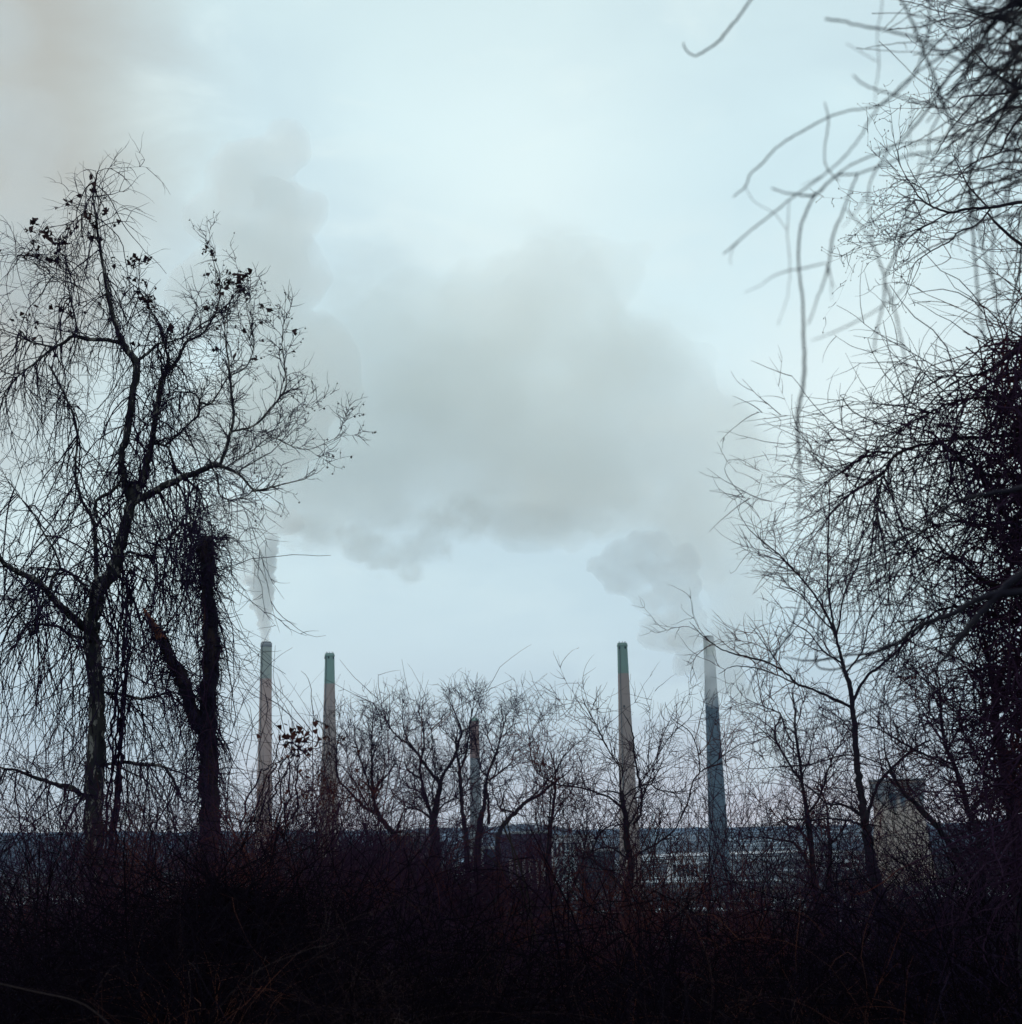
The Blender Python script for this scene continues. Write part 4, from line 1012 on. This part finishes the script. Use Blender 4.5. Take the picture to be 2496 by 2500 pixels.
# crisp bud-tipped branches reaching in at the upper right, from a tree rooted just outside the view
L = Tree('budding_tree', 16, 'crisp bud-tipped branches reaching in at the upper right from a tree out of view', mat=bark, base_px=(2680, 2400))
L.join = True
L.limb('s', '2760,2500,90 2740,2000,84 2720,1500,76 2700,1000,66 2680,600,54 2690,200,40 2700,-100,26 2715,-400,15 2700,-700,4', 'trunk', 12, dy=0)
for q in ['2330,1020,40 2100,1050,30 1923,1060,22 1750,1090,18 1640,1095,16 1540,1115,14 1440,1080,12 1385,1040,10 1350,990,7 1290,890,5 1240,780,2', '1750,1100,11 1680,1180,10 1580,1220,8 1550,1260,8 1440,1320,7 1350,1390,5 1310,1500,3',
          '1530,1120,9 1460,1160,8 1370,1210,7 1310,1270,5 1280,1330,2', '1750,1100,11 1640,980,9 1600,900,6 1550,800,3', '2330,500,40 2100,440,32 1923,460,26 1820,495,13 1620,510,9 1560,560,6 1490,570,4 1400,530,2', '1900,465,14 1780,390,10 1700,310,8 1650,250,5 1600,200,3',
          '1740,1120,12 1800,1190,15 1923,1290,18 2100,1400,24 2330,1450,36', '2330,150,44 2100,60,44 1923,20,40 1800,60,16 1700,90,10 1600,150,6 1480,130,3', '1923,30,14 1850,90,10 1750,100,8 1620,60,5 1500,30,2', '1440,1080,8 1410,1000,7 1330,960,5 1230,930,2', '1440,1320,6 1400,1290,5 1370,1260,2', '1385,1050,6 1300,1060,5 1200,1080,3 1130,1068,1.5',
          '1480,1160,6 1350,1210,5 1250,1250,3 1120,1298,1.5', '1923,600,16 1850,700,12 1800,800,8 1700,830,5', '1923,560,18 1800,580,10 1700,640,7 1600,650,4 1450,560,2']:
    L.limb('c5', q, sides=6, wob=.02)
SL2 = L.strands(); m = (SL2[2].mean(1) < .06)
SL2 = tuple(a[m] for a in SL2)
tb = Tubes()
b1 = crown_on(L, SL2, 190, 850, 0, (.25, .95), (.07, .30), (.1, .2), .0062, (-.01, 0, .02), (0, 0, .03), twig, ang=(35, 75), wig=.2, curl=.05, parent=False, tb=tb, lean=(-.3, 0, 0))
tb.build('crown', twig, L.root, kind='stuff')
e = b1[1][0][:, -1]; e = np.concatenate([e, b1[0][0][:, -1]])
blobs(e, rng.uniform(.0045, .0075, len(e)), seedm, 'buds', L.root, flat=1.9)

# close, out-of-focus shoots hanging in from the upper right
Mt = Tree('overhanging_bush', 3.0, 'blurred close shoots hanging in from the upper right, nearest to the viewer', cat='bush', mat=bark, base_px=(2900, 2300), wscale=.88, depth=.12)
Mt.join = True
Mt.limb('s', '3060,2900,60 3050,2400,58 3000,1800,54 2920,1200,50 2840,700,46 2800,300,40 2780,-200,30 2760,-600,18 2740,-1000,5', 'trunk', 8, dy=0)
close = ['-40,0', ]
for q in ['560,-80,15 510,-10,14 420,110,14 340,210,14 270,265,13 205,295,11 160,265,10 145,230,8', '890,105,15 990,115,14 1030,130,14 1150,150,16 1280,180,15 1400,220,16 1500,280,16 1620,330,18 1800,420,22 2100,520,34 2500,700,50', '1260,-60,16 1280,-10,16 1340,110,16 1400,270,17 1450,380,18 1480,480,19 1520,580,18 1570,680,12',
          '1035,395,9 1090,445,11 1200,485,12 1350,530,12 1450,560,12 1600,560,14 1820,480,20 2200,400,36', '405,1035,7 470,980,10 500,910,10 570,850,11 630,780,11 750,700,11 880,630,11 980,590,11 1100,570,11 1190,550,11 1250,490,11 1330,410,11 1450,330,14 1650,200,22 1900,20,34 2100,-200,50',
          '355,1335,8 480,1225,10 600,1130,10 700,1050,10 840,950,10 950,860,10 1060,740,10 1110,650,10 1180,550,11 1250,500,11 1350,400,12 1420,200,12 1440,0,14', '610,990,9 700,1015,11 830,1025,15 900,960,13 960,920,12 1060,910,12 1180,870,12 1330,815,12 1450,800,11 1600,770,11 1750,700,16 1950,560,26',
          '840,1010,13 790,1110,14 755,1220,14 750,1400,14 770,1560,15 775,1750,16 780,1932,20 770,2032,20 745,2182,22 750,2332,20 755,2532,12 740,2832,8', '1060,910,12 1010,1030,12 970,1140,13 930,1230,14 915,1330,13 890,1450,12 850,1560,9 800,1700,8',
          '1000,1100,9 1080,1190,9 1140,1290,11 1180,1400,13 1200,1460,14 1190,1600,12 1155,1740,11 1145,1830,9 1160,1845,6', '1220,790,13 1130,940,11 1115,1060,9 1130,1200,9 1140,1290,8', '1200,1450,13 1260,1320,12 1320,1130,11 1330,1000,10 1420,830,10 1440,700,10 1560,480,16 1750,200,28',
          '1200,1480,11 1250,1620,12 1290,1800,12 1310,1932,10 1312,2122,6', '820,1785,5 950,1735,8 1100,1660,8 1250,1560,9 1320,1490,8', '705,1415,6 760,1410,9 890,1380,8', '885,540,7 905,640,9 885,780,8 895,880,8 960,950,7', '1923,320,26 1800,360,22 1700,420,18 1560,500,12 1420,640,9',
          '2050,-60,40 1840,30,28 1750,150,28 1680,250,26 1600,330,22 1530,410,20 1450,540,16 1350,670,14 1250,770,12 1100,830,11 960,910,11 860,1000,11', '2100,420,40 1900,500,28 1820,560,26 1720,670,24 1660,740,21 1650,860,22 1640,1000,20 1660,1200,16 1680,1450,14 1700,1650,13 1730,1800,8',
          '1650,1000,13 1690,1200,12 1740,1400,12 1800,1560,8', '1190,-20,6 1180,60,6 1160,200,6 1170,330,7 1155,440,6 1150,540,4', '1000,230,4 1080,280,5 1170,330,5', '1350,540,6 1330,700,6 1340,830,4', '700,1050,5 690,1230,6 705,1400,5 690,1550,4 640,1710,3',
          '470,985,4 520,1060,4 620,1120,4 690,1210,4', '1900,700,22 1820,820,18 1760,900,14 1600,850,10 1450,860,8', '1923,900,16 1850,1000,14 1780,1150,12 1760,1400,10 1790,1640,7', '1923,120,20 1700,60,14 1560,0,10', '1960,200,26 1700,480,18 1560,720,12 1500,900,9 1380,1100,7 1250,1330,6']:
    Mt.limb('c5', q, sides=7, wob=0.05, dy=rng.uniform(-.25, .35))
for k in range(170):          # the thicker jumble of close shoots along the right edge
    x0, y0 = rng.uniform(1880, 2200), (rng.uniform(-300, 1250) if k % 3 == 0 else rng.uniform(-350, 560))
    L0 = rng.uniform(350, 900); a0 = math.radians(rng.uniform(155, 262)); pts = []; w0 = rng.uniform(6, 19)
    for i in range(6):
        pts.append('%d,%d,%d' % (x0, y0, max(5, w0 * (1 - .13 * i)))); a0 += rng.normal() * .22 + .06
        x0 += math.cos(a0) * L0 / 5; y0 += -math.sin(a0) * L0 / 5
    Mt.limb('c5', ' '.join(pts), sides=6, wob=.05, dy=rng.uniform(-.3, 5.0))
SM = Mt.strands(rmax=.008, K=6)
tb = Tubes()
p, d, _ = spawn(SM, 320, 0, 1, (30, 70))
X = grow(p, norm(d + [0, 0, -.5]), rng.uniform(.02, .12, 320), .0016, 6, .15, (0, 0, -.08), .1); tb.add(X[0], X[2], 4)
tb.build('side_shoots', vinem, Mt.root, kind='stuff')
# slightly farther blurred boughs crossing at mid height
Q = Tree('near_sapling', 5.2, 'blurred dark boughs crossing diagonally in front of the right-hand trees', cat='sapling', mat=bark, base_px=(2760, 2400), wscale=1.0, depth=.15)
Q.join = True
Q.limb('s', '2900,2700,70 2860,2300,66 2800,1900,60 2760,1500,52 2700,1200,40 2640,900,30 2610,600,18 2580,300,11 2570,50,4', 'trunk', 9, dy=0)
for q in ['2200,900,60 2000,1020,50 1880,1100,44 1750,1230,40 1600,1400,30 1500,1530,20 1420,1620,12 1370,1700,6', '2150,560,46 1950,620,36 1750,655,24 1650,675,22 1560,700,20 1450,780,16 1330,860,14 1240,910,12 1130,970,11 1040,1010,10 900,1030,8 700,1075,7 500,1060,4',
          '2150,1150,50 1900,1170,46 1700,1200,36 1560,1280,30 1400,1340,24 1250,1440,20 1130,1490,14 1000,1500,12 820,1530,11 680,1510,5', '1230,1440,12 1000,1560,10 850,1560,9 850,1430,9 860,1300,8 920,1150,7 990,1080,5', '1250,910,8 1180,1000,7 1150,1100,4', '690,1410,8 750,1250,8 800,1120,6 900,1040,6',
          '480,1710,5 520,1600,7 600,1520,8 690,1400,8', '600,1000,4 660,1040,6 780,1070,6', '1450,790,10 1300,950,9 1200,1050,8 1020,1030,6 850,840,4', '1600,1400,14 1500,1380,10 1380,1300,8 1290,1330,5', '700,1900,6 900,1870,9 1100,1800,10 1350,1700,10', '1380,660,5 1290,690,6 1200,600,4']:
    Q.limb('c6', q, sides=7, wob=.03)
# ------------------------------------------------------------------ bushes and brambles along the bottom
def bush(label, px, Y, py_top, spread, stems, n2, n3, r, mat, arch=-.03, name='bare_shrub', cat='shrub', group=None, lean=0.0, base_dy=1.0):
    reseed(label)
    x, y = P(px, 2250, Y)[:2]; z = float(terrain_z(x, y))
    H = P(px, py_top, Y)[2] - z
    root = empty(name, (x, y, z), label, cat, group)
    tb = Tubes()
    s = np.stack([x + rng.normal(size=stems) * spread * .28, y + rng.normal(size=stems) * base_dy * .5, np.full(stems, z - .1)], 1)
    s[:, 2] = terrain_z(s[:, 0], s[:, 1]) - .1
    d = norm(np.stack([rng.normal(size=stems) * spread / H * .55 + lean, rng.normal(size=stems) * .35, np.ones(stems)], 1))
    Lh = H * rng.uniform(.55, 1.12, stems) * 1.05
    A_ = grow(s, d, Lh, r * rng.uniform(.7, 1.3, stems), 14, .045, (0, 0, arch), .03, tip=.3)
    tb.add(A_[0], A_[2], 5)
    p, dd, _ = spawn(A_, n2, .15, 1, (20, 60), lean=(0, 0, .15))
    B_ = grow(p, dd, rng.uniform(.15, .42, n2) * H, r * .5, 8, .09, (0, 0, arch * 1.2), .06)
    tb.add(B_[0], B_[2], 3)
    if n3:
        p, dd, _ = spawn(B_, n3, .1, 1, (25, 70))
        C_ = grow(p, dd, rng.uniform(.06, .22, n3) * H, r * .3, 5, .14, (0, 0, arch), .08)
        tb.add(C_[0], C_[2], 3)
    tb.build('stems', mat, root, kind='stuff')
    return root, A_, B_
def sil(px):      # how high the thin growth reaches at each column of the photograph
    return np.interp(px, [0, 120, 300, 480, 620, 700, 800, 900, 1000, 1250, 1400, 1600, 1750, 1900, 2050, 2200, 2350, 2500],
                     [1790, 1800, 1850, 1800, 1760, 1800, 1850, 1980, 2040, 1960, 1900, 1880, 1860, 1850, 1890, 2010, 1900, 1700])
# red-leaved bush left of the chimneys
rb, ra, rbb = bush('twiggy bush with a few rust red leaves, in front of the two left chimneys', 660, 21, 1690, 2.6, 28, 420, 800, .014, redtwig, lean=.05, arch=-.035)
tbs = Tubes()
for k in range(7):
    a = catmull(path('s', '%d,2010,4.5 %d,1900,4 %d,%d,3 %d,%d,2.5 %d,%d,1.5' % (590 + k * 22, 630 + k * 16, 670 + k * 10, 1860 - k * 4, 705 + rng.integers(-20, 40), 1820 + rng.integers(-25, 30), 790 + rng.integers(-80, 50), 1800 + rng.integers(-40, 50))), 5)
    Wk = np.array([P(u[0], u[1], 21 + math.sin(k * 2.1) * .5) for u in a]) + rng.normal(size=(len(a), 3)) * .02
    tbs.add(Wk, a[:, 2] / 2 * 21 / F, 4)
tbs.build('leafy_sprays', vinem, rb, kind='stuff')
q = np.array([P(x, y, 21 + d) for x, y, d in zip(rng.normal(735, 42, 60), rng.normal(1808, 20, 60), rng.uniform(-.5, .5, 60))])
leaves(q, rng.uniform(.05, .085, 60), redleaf, 'leaves', rb)
q = np.array([P(x, y, 21 + d) for x, y, d in zip(rng.normal(780, 60, 60), rng.normal(1930, 45, 60), rng.uniform(-.5, .5, 60))])
leaves(q, rng.uniform(.03, .055, 60), redleaf, 'leaves', rb)
for k, (px, Y, top, lab) in enumerate([
        (60, 26, 1850, 'bare shrub in the far left corner under the long limb of the sycamore'), (160, 22, 1940, 'low bare shrub at the left foot of the sycamore'),
        (330, 24, 1900, 'bare shrub between the sycamore trunk and the broken dead trunk'), (420, 20, 2010, 'low tangled shrub just left of the dead trunk base'),
        (590, 18, 1960, 'dark shrub close to the right of the dead trunk base'), (820, 24, 1900, 'bare shrub below the second chimney from the left'),
        (900, 19, 2050, 'low shrub under the leaning bare tree'), (1010, 26, 2060, 'low reddish shrub below the forked bare tree'), (1120, 21, 2100, 'low tangled shrub below the capped chimney'),
        (1290, 23, 1930, 'thin shrub in front of the plum brick boiler house'), (1440, 28, 1860, 'open twiggy shrub in front of the lattice tower'), (1650, 27, 1850, 'upright twiggy shrub between the two right-hand chimneys'),
        (1700, 21, 1930, 'fan-shaped shrub just left of the foot of the steam-wrapped chimney'), (1790, 25, 1800, 'dense upright shrub right of the steam-wrapped chimney'), (1880, 22, 1880, 'bare shrub between the steam-wrapped chimney and the twin-stemmed tree'),
        (1960, 19, 1990, 'dark shrub at the foot of the twin-stemmed tree'), (2080, 24, 1950, 'thin shrub just left of the cooling tower base'), (2180, 16, 2060, 'rust coloured shrub in front of the cooling tower base'),
        (2260, 20, 2030, 'low shrub at the right foot of the cooling tower'), (2330, 15, 1930, 'dark shrub right of the cooling tower'), (2420, 12, 1850, 'dense dark shrub near the right edge')]):
    bush(lab, px, Y, top - 15, 2.6 * Y / 22, 24, 210, 330, .0095 * Y / 20, redtwig if k not in (0, 1, 2, 19, 20) else vinem, group='bare shrubs in the thicket', arch=-.03 if px < 1250 else -.012, lean=rng.uniform(-.06, .06))

for k, (px, Y, top, lab) in enumerate([
        (700, 19, 1890, 'thick reddish brush hiding the foot of the furthest left chimney'), (770, 22, 1900, 'dense brush standing in front of the second chimney base'), (860, 20, 1960, 'low thick brush right of the second chimney base'),
        (960, 17, 2010, 'reddish brush heaped under the forked bare tree'), (630, 16, 1950, 'dark brush leaning right beside the dead trunk')]):
    bush(lab, px, Y, top - 30, 3.4, 60, 800, 900, .009, redtwig, group='dense brush below the left chimneys', arch=-.05, lean=rng.uniform(-.1, .1))
# brambles that nobody could count
def brambles(name, label, n, pxr, Yr, mat, hr=(0.4, 1.5), r=.0045, K=12, extra=1.3, dens=None):
    reseed(label)
    px = rng.uniform(*pxr, n); Yv = Yr[0] + (Yr[1] - Yr[0]) * rng.random(n) ** .8
    q = np.array([P(a, 2300, b) for a, b in zip(px, Yv)])
    q[:, 2] = terrain_z(q[:, 0], q[:, 1]) + rng.uniform(-.05, .25, n)
    d = norm(np.stack([rng.normal(size=n) * .8, rng.normal(size=n) * .6, rng.uniform(.5, 1.4, n)], 1))
    sc = np.clip(Yv / 20, .6, 2.0)
    X = grow(q, d, rng.uniform(hr[0], hr[1], n) * 1.9, r * rng.uniform(.6, 1.4, n) * sc, K, .10, (0, 0, -.14), .07)
    tb = Tubes().add(X[0], X[2], 3)
    m = int(n * extra)
    p, dd, _ = spawn(X, m, .1, 1, (30, 80))
    Z = grow(p, dd, rng.uniform(.15, .7, m), r * .6 * 1.2, 5, .16, (0, 0, -.04), .12)
    tb.add(Z[0], Z[2], 3)
    return tb.build(name, mat, None, kind='stuff', cat='brambles', label=label)
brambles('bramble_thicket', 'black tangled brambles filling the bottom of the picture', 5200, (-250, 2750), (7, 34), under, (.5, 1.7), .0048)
brambles('bramble_thicket', 'maroon brambles on the rim of the slope across the middle', 3800, (-100, 2600), (16, 36), redtwig, (.5, 1.35), .0062)
brambles('bramble_thicket', 'rust red bramble stems on the mounds left of centre', 260, (830, 1120), (9.5, 12.5), redvine, (.6, 1.2), .0034)
brambles('bramble_thicket', 'rust red bramble stems between sycamore and dead trunk', 110, (430, 560), (9, 12), redvine, (.7, 1.45), .0032)
brambles('bramble_thicket', 'rust red stems low in front of the cooling tower', 420, (1500, 2300), (9.5, 14), redvine, (.5, 1.2), .0034)
def rim(name, label, n, Yr, mat, prof, r=.0075, group=None):
    reseed(label)
    px = rng.uniform(-200, 2700, n); Yv = rng.uniform(*Yr, n)
    q = np.array([P(a, 2300, b) for a, b in zip(px, Yv)]); q[:, 2] = terrain_z(q[:, 0], q[:, 1]) - .1
    wv = (vnoise(px, Yv * 25, 85, 5) - .5) * 190 + (vnoise(px, Yv * 25, 30, 6) - .5) * 90
    top = np.array([P(a, np.interp(a, *prof), b)[2] for a, b in zip(px, Yv)])
    top = top - wv * Yv / F
    H = np.maximum(top - q[:, 2], .3) * rng.beta(3.2, 1.6, n)
    d = norm(np.stack([rng.normal(size=n) * .42, rng.normal(size=n) * .3, np.ones(n)], 1))
    X = grow(q, d, H * 1.45, r * rng.uniform(.6, 1.3, n), 12, .085, (0, 0, -.075), .05)
    tb = Tubes().add(X[0], X[2], 3)
    m = int(n * 2.2); p, dd, _ = spawn(X, m, .25, 1, (30, 80))
    Z = grow(p, dd, rng.uniform(.15, .75, m), r * .55, 5, .16, (0, 0, -.03), .12); tb.add(Z[0], Z[2], 3)
    tb.build(name, mat, None, kind='stuff', cat='thicket', label=label)
PX_ = [-200, 0, 250, 400, 560, 850, 950, 1150, 1250, 1500, 1700, 1900, 2100, 2250, 2400, 2700]
rim('dense_thicket', 'dense dark leafless thicket rising to the horizon behind the foreground', 5600, (17, 27), redtwig, (PX_, [1980, 1980, 2000, 1960, 1880, 1920, 2020, 2090, 2120, 2140, 2130, 2120, 2130, 2060, 1960, 1800]))
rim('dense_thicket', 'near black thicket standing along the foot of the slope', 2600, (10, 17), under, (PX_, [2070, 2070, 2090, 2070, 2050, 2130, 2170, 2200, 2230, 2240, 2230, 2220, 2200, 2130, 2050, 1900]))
# a mound of matted vines left of centre and one by the dead trunk
def mound(label, px, Y, py_top, wpx, n, mat):
    reseed(label)
    c = P(px, py_top, Y); rx = wpx / 2 * Y / F; z0 = float(terrain_z(c[0], c[1])); H = c[2] - z0
    th = rng.uniform(0, 2 * math.pi, n); ph = np.arccos(rng.uniform(0, 1, n))
    q = np.stack([c[0] + rx * np.sin(ph) * np.cos(th), c[1] + rx * .8 * np.sin(ph) * np.sin(th), z0 + H * np.cos(ph)], 1)
    q *= 1.0
    X = grow(q, norm(rng.normal(size=(n, 3)) * [1, 1, .5]), rng.uniform(.4, 1.6, n), .0058, 9, .16, (0, 0, -.05), .13)
    Tubes().add(X[0], X[2], 3).build('vine_mound', mat, None, cat='vine mound', label=label)
mound('rounded mound of matted brown vines beneath the leaning bare tree', 900, 23, 2075, 520, 2200, redtwig)
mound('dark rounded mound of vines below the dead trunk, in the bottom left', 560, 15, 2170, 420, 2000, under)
mound('low vine mound below the capped chimney', 1150, 20, 2110, 380, 1400, redtwig)
# a few long canes seen singly
for lab, q, Y in [('pale brown cane arching down right below the capped chimney', '1110,2035,4 1160,2062,6 1210,2105,6 1260,2160,7 1330,2230,8', 18), ('long pale cane rising straight in front of the boiler house', '1310,2480,12 1290,2380,11 1300,2250,10 1265,2100,9 1235,2030,8 1225,1990,5', 17),
                  ('thin cane bending right in front of the boiler house strips', '1215,1900,4 1240,2010,8 1262,2130,9 1300,2260,9 1350,2420,10', 16), ('curved dark cane crossing the bottom left corner', '-20,2395,8 90,2420,9 180,2440,9 235,2470,9 300,2530,9', 7.5)]:
    a = catmull(path('s', q), 7); Wk = np.array([P(u[0], u[1], Y) for u in a])
    Tubes().add(Wk, a[:, 2] / 2 * Y / F * .45, 6).build('cane', material('brown_cane', (0.022, 0.013, 0.014), 0.9), None, cat='cane', label=lab)
